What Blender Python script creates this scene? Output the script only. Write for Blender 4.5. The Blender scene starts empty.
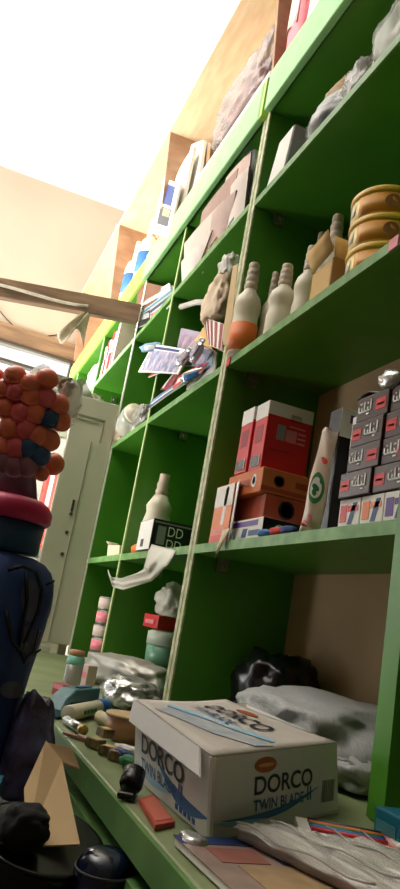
import bpy, bmesh, math, random
from math import sin, cos, pi, radians as RAD
from mathutils import Vector, Matrix, noise
random.seed(7)
SC = bpy.context.scene
COL = SC.collection

# ------------------------------------------------------------------ camera calibration (metres, eye at 0,0,EYE)
FL, EYE = 703.339, 1.10
RX, RY, RZ = 0.250468, 1.245069, 0.176810
def basis():
    cy, sy, cx, sx, cz, sz = cos(RY), sin(RY), cos(RX), sin(RX), cos(RZ), sin(RZ)
    f = Vector((-sy*cx, cy*cx, sx)); r0 = Vector((cy, sy, 0)); u0 = r0.cross(f)
    return cz*r0+sz*u0, -(-sz*r0+cz*u0), f
R_, D_, F_ = basis()
E0 = Vector((0, 0, EYE))
def ray(px, py): return (px-200)/FL*R_ + (py-444.5)/FL*D_ + F_
def onY(px, py, y): v = ray(px, py); return E0+v*(y/v.y)
def onX(px, py, x): v = ray(px, py); return E0+v*(x/v.x)
def onZ(px, py, z): v = ray(px, py); return E0+v*((z-EYE)/v.z)
def at(px, py, t): return E0+ray(px, py)*t

cam = bpy.data.cameras.new('camera'); co = bpy.data.objects.new('camera', cam); COL.objects.link(co)
cam.sensor_fit = 'VERTICAL'; cam.sensor_height = 24; cam.lens = FL/889*24; cam.clip_start = .01
co.matrix_world = Matrix(((R_.x, -D_.x, -F_.x, 0), (R_.y, -D_.y, -F_.y, 0), (R_.z, -D_.z, -F_.z, EYE), (0, 0, 0, 1)))
SC.camera = co

# ------------------------------------------------------------------ materials
def lin(c):
    return tuple((v/255/12.92 if v <= 10 else ((v/255+.055)/1.055)**2.4) for v in c)
MATS = {}
def mat(name, rgb, rough=.6, var=.12, scale=12, metal=0, spec=.4, coat=0, bump=0, rgb2=None, stretch=None):
    if name in MATS: return MATS[name]
    m = bpy.data.materials.new(name); m.use_nodes = True; nt = m.node_tree; b = nt.nodes['Principled BSDF']
    c = lin(rgb)
    b.inputs['Roughness'].default_value = rough; b.inputs['Metallic'].default_value = metal
    b.inputs['Specular IOR Level'].default_value = spec; b.inputs['Coat Weight'].default_value = coat
    if var > 0 or rgb2:
        tc = nt.nodes.new('ShaderNodeTexCoord'); n = nt.nodes.new('ShaderNodeTexNoise'); n.inputs['Scale'].default_value = scale
        n.inputs['Detail'].default_value = 4
        if stretch:
            mp = nt.nodes.new('ShaderNodeMapping'); mp.inputs['Scale'].default_value = stretch
            nt.links.new(tc.outputs['Object'], mp.inputs['Vector']); nt.links.new(mp.outputs['Vector'], n.inputs['Vector'])
        else: nt.links.new(tc.outputs['Object'], n.inputs['Vector'])
        r = nt.nodes.new('ShaderNodeValToRGB'); r.color_ramp.elements[0].position = .35; r.color_ramp.elements[1].position = .68
        d = lin(rgb2) if rgb2 else tuple(v*(1-2*var) for v in c)
        r.color_ramp.elements[0].color = (*d, 1); r.color_ramp.elements[1].color = (*c, 1)
        nt.links.new(n.outputs['Fac'], r.inputs['Fac']); nt.links.new(r.outputs['Color'], b.inputs['Base Color'])
        if bump:
            bp = nt.nodes.new('ShaderNodeBump'); bp.inputs['Strength'].default_value = bump; bp.inputs['Distance'].default_value = .002
            nt.links.new(n.outputs['Fac'], bp.inputs['Height']); nt.links.new(bp.outputs['Normal'], b.inputs['Normal'])
    else: b.inputs['Base Color'].default_value = (*c, 1)
    MATS[name] = m; return m
def film(name, rgb, alpha, rough=.15):
    m = bpy.data.materials.new(name); m.use_nodes = True; b = m.node_tree.nodes['Principled BSDF']
    b.inputs['Base Color'].default_value = (*lin(rgb), 1); b.inputs['Alpha'].default_value = alpha
    b.inputs['Roughness'].default_value = rough; b.inputs['Specular IOR Level'].default_value = .7
    MATS[name] = m; return m
def emit(name, rgb, s):
    m = bpy.data.materials.new(name); m.use_nodes = True; b = m.node_tree.nodes['Principled BSDF']
    b.inputs['Base Color'].default_value = (*lin(rgb), 1)
    b.inputs['Emission Color'].default_value = (*lin(rgb), 1); b.inputs['Emission Strength'].default_value = s
    MATS[name] = m; return m
GREEN = mat('green_gloss_paint', (78, 140, 40), .38, .10, 5, spec=.45, bump=.08)
GRIM = mat('green_rim_paint', (120, 160, 94), .5, .14, 30, spec=.4, rgb2=(84, 132, 62))
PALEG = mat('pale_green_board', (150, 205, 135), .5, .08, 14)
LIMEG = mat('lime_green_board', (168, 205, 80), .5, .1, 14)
TOPG = mat('worn_green_top', (136, 146, 104), .42, .12, 9, rgb2=(106, 120, 78), spec=.5)
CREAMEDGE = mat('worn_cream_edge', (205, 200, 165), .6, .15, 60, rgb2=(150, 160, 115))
SEAM = mat('seam_dark', (60, 50, 35), .8, 0)
PLY = mat('bare_plywood', (240, 214, 176), .7, .1, 3, rgb2=(228, 196, 154), stretch=(3, 14, 14))
PLYD = mat('shaded_plywood', (176, 142, 112), .75, .1, 3, rgb2=(150, 116, 90), stretch=(8, 3, 8))  # loft dividers: shade painted in as browner plywood
CREAM = mat('cream_wall_paint', (188, 172, 154), .85, .04, 2.5)
CEIL = mat('white_ceiling_paint', (240, 240, 238), .9, .02, 2)
FLOOR = mat('grey_concrete_floor', (88, 80, 70), .8, .15, 4)
BEAMW = mat('grey_brown_timber', (150, 120, 92), .75, .1, 3, rgb2=(118, 92, 70), stretch=(12, 1.5, 12))
CABW = mat('offwhite_enamel', (205, 200, 180), .4, .05, 6, spec=.5)
CABL = mat('white_liner', (235, 238, 235), .5, 0)
CABD = mat('grey_gasket', (150, 146, 130), .6, 0)
SHADOW = mat('brown_shadow_band', (80, 60, 40), .8, .1)  # cabinet base: the shadow band under the door put into its colour
GLASS = film('clear_glass', (235, 245, 245), .12, .02)
CLEAR = film('clear_plastic_film', (225, 225, 215), .42, .18)
MILK = film('milky_plastic_film', (220, 215, 200), .72, .3)
GREYF = film('grey_plastic_film', (165, 160, 150), .68, .2)
SILV = mat('silver_foil', (200, 200, 196), .25, .08, 20, metal=.7)
CARD = mat('brown_cardboard', (190, 160, 118), .8, .06, 12)
CARDL = mat('light_cardboard', (214, 196, 165), .8, .06, 12)
CARDP = mat('pinkish_paper', (208, 186, 172), .85, .08, 14)
PAPER = mat('white_paper', (232, 228, 218), .8, .04, 10)
OFFW = mat('offwhite_plastic', (222, 212, 186), .35, .06, 10, spec=.5)
RIBC = mat('greyish_cap', (198, 180, 158), .5, .08, 20)
WHITE = mat('white_print', (240, 238, 232), .6, 0)
RED = mat('red_print', (205, 38, 40), .45, .06, 10)
REDD = mat('dark_red_print', (150, 35, 40), .5, .08, 20)
PINK = mat('pink_print', (232, 130, 140), .5, .1, 20)
ORANGE = mat('orange_print', (232, 120, 52), .45, .08, 12)
ORNB = mat('orange_brown_card', (205, 112, 60), .6, .08, 12)
BRICK = mat('brick_card', (168, 72, 45), .6, .08, 12)
YEL = mat('yellow_tin', (236, 184, 50), .35, .08, 14, spec=.5)
YELP = mat('pale_yellow_label', (246, 226, 150), .45, .06, 14)
TAN = mat('tan_card', (216, 176, 108), .7, .06, 12)
BRN = mat('dark_chocolate_card', (66, 36, 28), .4, .1, 14, spec=.5)
BRNM = mat('cookie_brown', (176, 108, 48), .6, .15, 60)
BLK = mat('black_print', (24, 23, 25), .4, .1, 14)
BLKP = mat('black_plastic', (18, 18, 20), .25, .1, 8, spec=.5)
NAVY = mat('navy_cloth', (44, 66, 122), .7, .12, 10)
NAVYG = mat('navy_gloss_plastic', (18, 26, 48), .15, .05, 8, spec=.6)
BLUE = mat('blue_print', (52, 112, 180), .5, .1, 14)
BLUED = mat('dark_blue_print', (40, 62, 120), .5, .1, 14)
SKYB = mat('pale_blue_print', (150, 190, 215), .5, .1, 14)
TEAL = mat('teal_plastic', (66, 118, 124), .4, .08, 10, spec=.5)
TEALD = mat('dark_teal_card', (10, 92, 110), .5, .06, 10)
PURP = mat('purple_print', (98, 62, 140), .5, .08, 14)
GRN = mat('dark_green_print', (40, 120, 62), .5, .08, 14)
MINT = mat('mint_plastic', (120, 190, 165), .4, .06, 10)
GREYC = mat('grey_card', (150, 150, 148), .6, .08, 14)
GREYD = mat('dark_grey_card', (78, 78, 82), .6, .1, 14)
LOLO = mat('orange_candy', (240, 120, 88), .3, .12, 30, spec=.5)
LOLP = mat('pink_candy', (232, 96, 104), .3, .12, 30, spec=.5)
LOLB = mat('dark_blue_candy', (48, 82, 128), .3, .12, 30, spec=.5)
RIMP = mat('magenta_rim', (200, 40, 92), .4, .05, 8)
STEEL = mat('zinc_metal', (150, 148, 140), .35, .1, 40, metal=.8)
COOK = mat('tan_clay', (196, 146, 108), .5, .08, 12)
STRIPE = None

# ------------------------------------------------------------------ mesh helpers
class MB:
    def __init__(s): s.v = []; s.f = []; s.m = []; s.sm = []
    def add(s, vs, fs, mi=0, smooth=False):
        o = len(s.v); s.v += [tuple(v) for v in vs]
        for f in fs: s.f.append([i+o for i in f]); s.m.append(mi); s.sm.append(smooth)
        return s
    def box(s, a, b, mi=0, M=None):
        x0, y0, z0 = a; x1, y1, z1 = b
        vs = [Vector(p) for p in ((x0,y0,z0),(x1,y0,z0),(x1,y1,z0),(x0,y1,z0),(x0,y0,z1),(x1,y0,z1),(x1,y1,z1),(x0,y1,z1))]
        if M: vs = [M@v for v in vs]
        return s.add(vs, [(0,3,2,1),(4,5,6,7),(0,1,5,4),(1,2,6,5),(2,3,7,6),(3,0,4,7)], mi)
    def hexa(s, vs, mi=0): return s.add(vs, [(0,3,2,1),(4,5,6,7),(0,1,5,4),(1,2,6,5),(2,3,7,6),(3,0,4,7)], mi)
    def lathe(s, prof, n=24, mi=0, M=None, c=(0,0,0)):
        vs = []; fs = []; k = len(prof)
        for j in range(n):
            a = 2*pi*j/n
            for r, z in prof:
                v = Vector((c[0]+r*cos(a), c[1]+r*sin(a), c[2]+z)); vs.append(M@v if M else v)
        for j in range(n):
            for i in range(k-1):
                q = (j*k+i, ((j+1)%n)*k+i, ((j+1)%n)*k+i+1, j*k+i+1); fs.append(q)
        if prof[0][0] > 1e-5: fs.append([j*k for j in range(n)][::-1])
        if prof[-1][0] > 1e-5: fs.append([j*k+k-1 for j in range(n)])
        return s.add(vs, fs, mi, True)
    def tube(s, pts, r, n=8, mi=0):
        pts = [Vector(p) for p in pts]; vs = []; fs = []
        for i, p in enumerate(pts):
            t = (pts[min(i+1, len(pts)-1)]-pts[max(i-1, 0)]).normalized()
            a = t.orthogonal().normalized() if i == 0 else (pa - t*pa.dot(t)).normalized()
            pa = a; b = t.cross(a)
            for j in range(n): vs.append(p+(a*cos(2*pi*j/n)+b*sin(2*pi*j/n))*r)
        for i in range(len(pts)-1):
            for j in range(n): fs.append((i*n+j, i*n+(j+1)%n, (i+1)*n+(j+1)%n, (i+1)*n+j))
        fs.append(list(range(n))[::-1]); fs.append([(len(pts)-1)*n+j for j in range(n)])
        return s.add(vs, fs, mi, True)
    def slab(s, fn, nu, nv, th, mi=0, smooth=True):
        # a sheet u,v in 0..1 with thickness th
        vs = [Vector(fn(i/nu, j/nv)) for i in range(nu+1) for j in range(nv+1)]; w = nv+1
        nrm = [Vector((0,0,0)) for _ in vs]; q = []
        for i in range(nu):
            for j in range(nv):
                f = (i*w+j, (i+1)*w+j, (i+1)*w+j+1, i*w+j+1); q.append(f)
                nn = (vs[f[2]]-vs[f[0]]).cross(vs[f[3]]-vs[f[1]])
                for t in f: nrm[t] += nn
        N = len(vs); all_ = vs+[v-(n.normalized() if n.length > 0 else Vector((0,0,1)))*th for v, n in zip(vs, nrm)]
        fs = q+[tuple(t+N for t in f[::-1]) for f in q]
        ring = [i*w for i in range(nu+1)]+[nu*w+j for j in range(1, nv+1)]+[i*w+nv for i in range(nu-1, -1, -1)]+[j for j in range(nv-1, 0, -1)]
        for a, b in zip(ring, ring[1:]+ring[:1]): fs.append((b, a, a+N, b+N))
        return s.add(all_, fs, mi, smooth)
    def build(s, name, mats, parent=None, loc=(0,0,0), rot=(0,0,0), bevel=0):
        me = bpy.data.meshes.new(name); me.from_pydata(s.v, [], s.f)
        mats = mats if isinstance(mats, (list, tuple)) else [mats]
        for m in mats: me.materials.append(m)
        for p, mi, sm in zip(me.polygons, s.m, s.sm): p.material_index = mi; p.use_smooth = sm
        bm = bmesh.new(); bm.from_mesh(me); bmesh.ops.recalc_face_normals(bm, faces=bm.faces); bm.to_mesh(me); bm.free()
        o = bpy.data.objects.new(name, me); COL.objects.link(o); o.location = loc; o.rotation_euler = rot
        if parent: o.parent = parent
        if bevel:
            b = o.modifiers.new('bevel', 'BEVEL'); b.width = bevel; b.segments = 2; b.limit_method = 'ANGLE'
        return o
def tag(o, label, cat, group=None, kind=None):
    if label: o['label'] = label
    if cat: o['category'] = cat
    if group: o['group'] = group
    if kind: o['kind'] = kind
    return o
def thing(name, label, cat, loc=(0,0,0), rz=0, group=None, rot=None):
    o = bpy.data.objects.new(name, None); COL.objects.link(o); o.empty_display_size = .02
    o.location = loc; o.rotation_euler = rot if rot else (0, 0, rz)
    return tag(o, label, cat, group)
def struct(name, mb, m, parent=None):
    o = mb.build(name, m, parent)
    if not parent: o['kind'] = 'structure'
    return o
def blob(name, dims, seed, m, parent=None, loc=(0,0,0), rz=0, amp=.28, freq=2.2, sub=4, flat=True, taper=0):
    bm = bmesh.new(); bmesh.ops.create_icosphere(bm, subdivisions=sub, radius=1)
    off = Vector((seed*3.1, seed*1.7, seed*.9))
    for v in bm.verts:
        p = v.co.copy(); n = p.normalized()
        k = 1+amp*noise.noise(p*freq+off)+amp*.55*(abs(noise.noise(p*freq*2.3+off))*-2+.6)
        q = n*k
        sgn = lambda t, e: math.copysign(abs(t)**e, t)
        q = Vector((sgn(q.x, .75), sgn(q.y, .75), sgn(q.z, .8)))
        if taper: q.x *= 1-taper*(q.z+1)/2; q.y *= 1-taper*(q.z+1)/2
        v.co = Vector((q.x*dims[0]/2, q.y*dims[1]/2, q.z*dims[2]/2))
    zs = sorted(v.co.z for v in bm.verts); zc = zs[len(zs)//12] if flat else zs[0]
    for v in bm.verts: v.co.z = max(v.co.z, zc)-zc
    for f in bm.faces: f.smooth = True
    me = bpy.data.meshes.new(name); bm.to_mesh(me); bm.free(); me.materials.append(m)
    o = bpy.data.objects.new(name, me); COL.objects.link(o); o.location = loc; o.rotation_euler = (0, 0, rz)
    if parent: o.parent = parent
    return o
_fonts = {}
def text(s, parent, o, u, v, h, m, name='lettering', w=None, th=.0004, bold=0):
    """lettering of cap height about h, lower left corner at o, along u, up v (parent space)"""
    c = bpy.data.curves.new('t', 'FONT'); c.body = s; c.size = 1; c.extrude = 0; c.offset = bold
    ob = bpy.data.objects.new('t', c); COL.objects.link(ob)
    dg = bpy.context.evaluated_depsgraph_get(); me = bpy.data.meshes.new_from_object(ob.evaluated_get(dg))
    bpy.data.objects.remove(ob); u = Vector(u).normalized(); v = Vector(v).normalized(); n = u.cross(v)
    xs = [p.co.x for p in me.vertices] or [0, 1]; ys = [p.co.y for p in me.vertices] or [0, 1]
    sy = h/(max(ys)-min(ys)); sx = (w/(max(xs)-min(xs))) if w else sy
    for p in me.vertices:
        a = (p.co.x-min(xs))*sx; b = (p.co.y-min(ys))*sy
        p.co = Vector(o)+u*a+v*b+n*th
    me.materials.clear(); me.materials.append(m); me.name = name
    t = bpy.data.objects.new(name, me); COL.objects.link(t); t.parent = parent
    return t
def poly(pts, parent, o, u, v, m, name='printed_patch', th=.0005):
    """flat printed shape: pts in (a,b) metres on the plane o,u,v, with a slight thickness"""
    u = Vector(u).normalized(); v = Vector(v).normalized(); n = u.cross(v); o = Vector(o)
    top = [o+u*a+v*b+n*th for a, b in pts]; bot = [o+u*a+v*b for a, b in pts]; k = len(pts)
    mb = MB(); mb.add(top+bot, [list(range(k))]+[(i, i+k, (i+1) % k+k, (i+1) % k) for i in range(k)])
    return mb.build(name, m, parent)
def rect(a0, b0, a1, b1): return [(a0, b0), (a1, b0), (a1, b1), (a0, b1)]
def oval(ca, cb, ra, rb, n=24): return [(ca+ra*cos(2*pi*i/n), cb+rb*sin(2*pi*i/n)) for i in range(n)]
def barcode(parent, o, u, v, w, h, m=None, name='barcode'):
    u = Vector(u).normalized(); v = Vector(v).normalized(); n = u.cross(v); o = Vector(o); mb = MB(); rnd = random.Random(3); a = 0
    mb.add([o+n*.0004, o+u*w+n*.0004, o+u*w+v*h+n*.0004, o+v*h+n*.0004], [(0,1,2,3)], 1)
    while a < w*.96:
        k = w*rnd.choice((.02, .035, .05)); b = min(a+k, w)
        mb.add([o+u*a+n*.0008, o+u*b+n*.0008, o+u*b+v*h+n*.0008, o+u*a+v*h+n*.0008], [(0,1,2,3)], 0); a = b+w*rnd.choice((.025, .04))
    return mb.build(name, [m or BLK, WHITE], parent)
UX, UY, UZ = Vector((1,0,0)), Vector((0,1,0)), Vector((0,0,1))

# key planes of the place (metres)
FY, BY = .50, .735                   # front and back of the shelving
ZC, Z3, Z4, Z5, ZT = .935, 1.2625, 1.679, 2.09, 2.36
TH = .018
XR, XP1, XP3, XP2, XE = -.70, -1.42, -1.99, -2.44, -4.08

# ================================================================== SETTING
CZ = 3.58
struct('floor', MB().box((-5, -3.2, -.1), (2.0, 1.4, 0)), FLOOR)
struct('ceiling', MB().box((-4.3, -2.6, CZ), (1.8, .9, CZ+.12)), CEIL)
struct('wall_back', MB().box((-4.3, BY+.012, 0), (1.8, BY+.15, CZ)), CREAM)
# end wall with the transom window
wy0, wy1, wz0, wz1 = -1.9, .50, 0.95, EYE+1.42
w = MB(); w.box((XE-.15, -2.6, 0), (XE, wy0, CZ)); w.box((XE-.15, wy1, 0), (XE, BY+.012, CZ))
w.box((XE-.15, wy0, wz1), (XE, wy1, CZ)); w.box((XE-.15, wy0, 0), (XE, wy1, wz0)); struct('wall_end', w, CREAM)
DULLW = mat('dull_brown_wall', (120, 104, 88), .85, .06, 3)
struct('wall_right', MB().box((1.68, -2.6, 0), (1.8, BY+.15, CZ)), DULLW)
# shop front wall with a wide opening
w = MB(); w.box((-4.3, -2.6, 0), (-3.8, -2.45, CZ)); w.box((-2.3, -2.6, 0), (1.8, -2.45, CZ)); w.box((-3.8, -2.6, 2.5), (-2.3, -2.45, CZ))
struct('wall_front', w, DULLW)
win = bpy.data.objects.new('window_1', None); COL.objects.link(win); win['kind'] = 'structure'; win.location = (XE, 0, 0)
DARKBAR = mat('dark_window_bar', (70, 58, 46), .6, .1)
def slantbar(z, h, d0, d1, m, nm, zs=-.03):
    # bars follow a slightly sloping header
    b = MB(); b.hexa([(d0, wy0, z), (d1, wy0, z), (d1, wy1, z+zs), (d0, wy1, z+zs), (d0, wy0, z+h), (d1, wy0, z+h), (d1, wy1, z+h+zs), (d0, wy1, z+h+zs)])
    return b.build(nm, m, win)
slantbar(EYE+1.435, .11, 0, .02, BEAMW, 'header_board', -.045)
slantbar(EYE+1.425, .014, 0, .03, DARKBAR, 'header_lip', -.045)
slantbar(EYE+1.315, .016, -.03, .025, DARKBAR, 'window_bar', -.045)
slantbar(EYE+1.20, .014, -.04, .0, DARKBAR, 'window_bar', -.045)
MB().box((-.06, wy1-.02, wz0), (.0, wy1, wz1)).build('window_jamb', DARKBAR, win)
for y in (-.75, -1.3): MB().box((-.06, y-.02, wz0), (-.02, y+.02, wz1)).build('window_mullion', CABW, win)
MB().box((-.10, wy0, wz0), (-.096, wy1, wz1)).build('pane', GLASS, win)

# ================================================================== SHELVING
def edge(parent, x0, x1, z, m=GRIM, y=FY, h=TH):
    return MB().box((x0, y-.004, z-h), (x1, y, z)).build('edge_band', m, parent)
def bracket(parent, p):
    b = MB(); b.box((p[0]-.012, p[1]-.002, p[2]-.028), (p[0]+.0, p[1]+.022, p[2])); b.lathe([(0, -.002), (.005, -.002), (.005, .004), (0, .004)], 10, 0, Matrix.Translation((p[0]+.001, p[1]+.01, p[2]-.015))@Matrix.Rotation(pi/2, 4, 'Y'))
    return b.build('shelf_bracket', STEEL, parent)
def panel(parent, x0, x1, z0, z1, nm='side_panel', rim=CREAMEDGE):
    p = MB().box((x0, FY, z0), (x1, BY, z1)).build(nm, GREEN, parent)
    MB().box((x0, FY-.004, z0), (x1, FY, z1)).build('edge_band', rim, parent)
    return p
LO = thing('loft_shelf', 'bare plywood top tier above the green fascia boards', 'shelf', (0, 0, 2.361))
# unit on the right (bay with bottles, tins, red boxes)
UA = thing('shelving_unit', 'green painted wooden shelving bay holding white bottles, yellow tins and red boxes', 'shelving', (0, 0, 0), group=None)
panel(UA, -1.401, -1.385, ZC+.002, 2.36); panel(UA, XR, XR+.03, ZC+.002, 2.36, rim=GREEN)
for z in (Z3, Z4, Z5, ZT):
    MB().box((-1.385, FY, z-TH), (XR, BY, z)).build('shelf', GREEN, UA)
    if z != ZT: edge(UA, -1.385, XR, z)
MB().box((-1.385, FY-.022, 2.335-2.361), (XR+.03, FY-.004, 2.45-2.361)).build('fascia', PALEG, LO, bevel=.003)
MB().box((-1.385, BY, Z4), (XR, BY+.008, 2.36)).build('back_panel', GREEN, UA)
MB().box((-1.385, BY, ZC+.002), (XR, BY+.008, Z4-.001)).build('back_panel', mat('bare_beige_board', (184, 156, 116), .75, .08, 4), UA)
for z in (Z3, Z4, Z5): bracket(UA, (XR-.001, FY+.10, z-TH)); bracket(UA, (-1.372, FY+.05, z-TH))
# the bay right of it (just seen past the right upright)
for z in (Z3, Z4, Z5, ZT):
    MB().box((XR+.03, FY, z-TH), (-.1, BY, z)).build('shelf', GREEN, UA); 
panel(UA, -.1, -.075, ZC+.002, 2.36, rim=GRIM)
MB().box((XR+.03, BY, ZC+.002), (-.1, BY+.008, 2.36)).build('back_panel', GREEN, UA)
# middle unit (two bays)
UB = thing('shelving_unit', 'green painted shelving with two bays of magazines, papers and a black box in the middle', 'shelving')
panel(UB, XP1, -1.405, ZC+.002, 2.36); panel(UB, XP3-.014, XP3, ZC+.002, 2.335, 'divider', mat('lit_pale_edge', (176, 196, 128), .55, .1, 30)); panel(UB, XP2-.02, XP2, ZC+.002, 2.335, rim=mat('daylit_cream_edge', (236, 240, 216), .55, .05, 30))  # divider and far panel edges: daylight painted in as a paler colour
MB().box((-1.405, FY+.002, ZC), (-1.4012, BY, 2.36)).build('seam_strip', SEAM, UB)
for z in (Z3, Z4-.004, Z5+.012, ZT):
    for a, b in ((XP3, XP1), (XP2, XP3-.014)):
        MB().box((a, FY, z-TH), (b, BY, z)).build('shelf', GREEN, UB)
        if z != ZT: edge(UB, a, b, z)
MB().box((XP2-.02, FY-.022, 2.335-2.361), (XP1, FY-.004, 2.45-2.361)).build('fascia', PALEG, LO, bevel=.004)
MB().box((XP1, FY-.020, 2.335-2.361), (-1.402, FY-.004, 2.45-2.361)).build('fascia', LIMEG, LO)
for a, b in ((XP3, XP1), (XP2, XP3-.014)): MB().box((a, BY, ZC), (b, BY+.008, 2.36)).build('back_panel', GREEN, UB)
for z in (Z3, Z4, Z5): bracket(UB, (XP1-.012, FY+.10, z-TH)); bracket(UB, (XP3-.03, FY+.12, z-TH)); bracket(UB, (XP3+.02, FY+.10, z-TH))
# far unit above and behind the cabinet
UC = thing('shelving_unit', 'bright lime lit end of the green shelving above the white cabinet', 'shelving')
ZCAB = EYE+.727
panel(UC, -3.16, -3.14, ZC, 2.34, 'divider', PALEG); panel(UC, -3.80, -3.78, ZC, 2.34, 'divider', PALEG); panel(UC, -4.06, -4.04, ZC, 2.34, rim=LIMEG)
for z in (Z4, Z5+.012, ZT):
    for a, b in ((-3.14, XP2-.02), (-3.78, -3.16), (-4.04, -3.80)):
        MB().box((a, FY, z-TH), (b, BY, z)).build('shelf', GREEN, UC)
        if z != ZT: edge(UC, a, b, z, PALEG)
MB().box((-4.06, FY-.016, 2.345-2.361), (XP2-.021, FY, 2.45-2.361)).build('fascia', LIMEG, LO, bevel=.003)
MB().box((-4.06, BY, ZC), (XP2-.02, BY+.008, 2.36)).build('back_panel', GREEN, UC)
bracket(UC, (-3.128, FY+.09, Z5-.03)); bracket(UC, (-3.768, FY+.09, Z5-.03))
# plywood loft on top, leaning slightly forward
zt, yt = EYE+1.835-2.361, .445
MB().hexa([(-4.07, yt, zt), (-.2, yt, zt), (-.2, BY, zt), (-4.07, BY, zt), (-4.07, yt, zt+.016), (-.2, yt, zt+.016), (-.2, BY, zt+.016), (-4.07, BY, zt+.016)]).build('top_board', PLY, LO)
MB().box((-4.07, BY-.01, 0.002), (-.2, BY, zt)).build('back_board', PLY, LO)
for x in (-1.40, -2.36, -3.15, -4.05):
    MB().hexa([(x-.012, FY-.0, .002), (x, FY-.0, .002), (x, BY-.01, .002), (x-.012, BY-.01, .002), (x-.012, yt+.004, zt), (x, yt+.004, zt), (x, BY-.01, zt), (x-.012, BY-.01, zt)]).build('divider', PLYD, LO)

# counter
CT = thing('counter', 'long green shop counter under the shelves with a worn pale top', 'counter')
MB().box((-2.44, .215, ZC-.028), (.5, BY+.01, ZC)).build('worktop', TOPG, CT, bevel=.003)
MB().box((-2.44, .211, ZC-.028), (.5, .215, ZC-.001)).build('edge_band', mat('counter_edge_green', (96, 138, 74), .4, .12, 20), CT)
MB().box((-2.44, .235, ZC-.045), (.5, .30, ZC-.028)).build('groove_strip', SEAM, CT)
MB().box((-2.44, .213, ZC-.062), (.5, .233, ZC-.045)).build('rail', GRIM, CT)
MB().box((-2.44, .222, 0), (.5, .245, ZC-.062)).build('front_panel', GREEN, CT)

# timber beam across the aisle above the cabinet
a1 = onY(137, 327, FY-.012); 
bm_ = MB(); xr, xl = a1.x, a1.x-.14
zb0, zb1 = EYE+1.045, EYE+1.118; zd = .14
bm_.hexa([(xl-.04-.28, -1.9, zb0-zd), (xl-.28, -1.9, zb0-zd), (xr, FY-.012, zb0), (xr-.04, FY-.012, zb0), (xl-.32, -1.9, zb1-zd), (xl-.28, -1.9, zb1-zd), (xr, FY-.012, zb1), (xr-.04, FY-.012, zb1)])
beam = bm_.build('timber_beam', BEAMW, None, bevel=.003); tag(beam, 'rough grey brown timber plank running across above the white cabinet', 'plank')
# string and rag hung from it
def bx_(py, y):  # front face of the beam at depth y
    t = (FY-.012-y)/(FY-.012+1.9); return xr+(xl-.28-xr)*t+.006
pts = [(bx_(0, y)+.004*sin(y*20), y, EYE+1.075-.05*(.49-y)+.012*sin((y+.3)*9)) for y in [-.6+.045*i for i in range(21)]]
tag(MB().tube(pts, .006, 6).build('string', mat('white_cord', (225, 215, 195), .8, .1, 40)), 'white twisted string tied along the timber plank', 'string')
rag = MB(); yr = .25
def ragf(u, v):
    top = Vector((bx_(0, yr)-.006+.014*u, yr+.09-.05*v, EYE+1.075)); w_ = .05+.10*u
    return top+Vector((.012*u*sin(9*v+4*u), -.05*u+w_*(v-.5), -.15*u*(1+.25*sin(7*v))))
rag.slab(ragf, 12, 12, .002)
tag(rag.build('rag', mat('dirty_rag', (205, 190, 160), .9, .15, 30)), 'small dirty cloth rag knotted on the string over the plank', 'rag')
wz = [(XE+.006, -.05+.02*i+.0, EYE+1.62-.10*sin(i*.14)-.003*i) for i in range(24)]
tag(MB().tube(wz, .003, 6).build('cable', BLK), 'thin black cable sagging along the cream wall above the window', 'cable')

# ================================================================== WHITE CABINET with a glazed door
KB = thing('display_cabinet', 'tall off-white upright cabinet with a glazed door at the end of the shelving', 'cabinet', (-2.45, 0, 0))
cy0, cy1, cz1 = -.12, .495, ZCAB
gy0, gy1, gz0, gz1 = -.03, .335, EYE-.09, EYE+.607
b = MB(); b.box((-.6, cy0, 0), (-.03, cy0+.03, cz1)); b.box((-.6, cy1-.03, 0), (-.03, cy1, cz1)); b.box((-.6, cy0+.03, cz1-.04), (-.03, cy1-.03, cz1))
b.box((-.6, cy0+.03, 0), (-.03, cy1-.03, .85)); b.box((-.6, cy0+.03, .85), (-.575, cy1-.03, cz1-.04)); b.build('carcass', CABW, KB, bevel=.006)
b = MB(); b.box((-.028, gy1, EYE-.135), (0, cy1, cz1)); b.box((-.028, cy0, EYE-.135), (0, gy0, cz1)); b.box((-.028, gy0, gz1), (0, gy1, cz1)); b.box((-.028, gy0, EYE-.135), (0, gy1, gz0))
dr = b.build('door', CABW, KB, bevel=.004)
b = MB(); b.box((0, cy0+.005, cz1-.075), (.004, cy1-.04, cz1-.07)); b.box((0, cy1-.045, cz1-.155), (.004, cy1-.04, cz1-.07)); b.box((0, gy1+.02, gz1+.03), (.004, cy1-.06, gz1+.034)); b.build('door_moulding', CABD, dr)
b = MB(); b.box((0, gy1+.085, EYE-.13), (.004, gy1+.088, cz1-.16)); b.build('door_moulding', CABD, dr)
MB().box((-.018, gy0, gz0), (-.012, gy1, gz1)).build('pane', GLASS, dr)
for z in (EYE+.30, EYE+.235, EYE+.16):
    hb = MB(); hb.lathe([(0, 0), (.006, 0), (.006, .006), (0, .006)], 10, 0, Matrix.Translation((0, gy1+.07, z))@Matrix.Rotation(pi/2, 4, 'Y'))
    hb.build('screw', DARKBAR, dr)
MB().box((0, gy1+.066, EYE+.308), (.006, gy1+.074, EYE+.35)).build('latch_plate', DARKBAR, dr)
MB().box((-.03, cy0, EYE-.245), (0, cy1-.06, EYE-.145)).build('kick_plate', CABW, KB, bevel=.003)
MB().box((-.03, cy0, .75), (-.004, cy1, EYE-.25)).build('plinth', SHADOW, KB)
MB().box((-.57, cy0+.03, EYE+.16), (-.05, cy1-.03, EYE+.168)).build('inner_shelf', CABL, KB)
MB().box((-.574, cy0+.031, .86), (-.57, cy1-.031, cz1-.045)).build('liner', CABL, KB)
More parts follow.
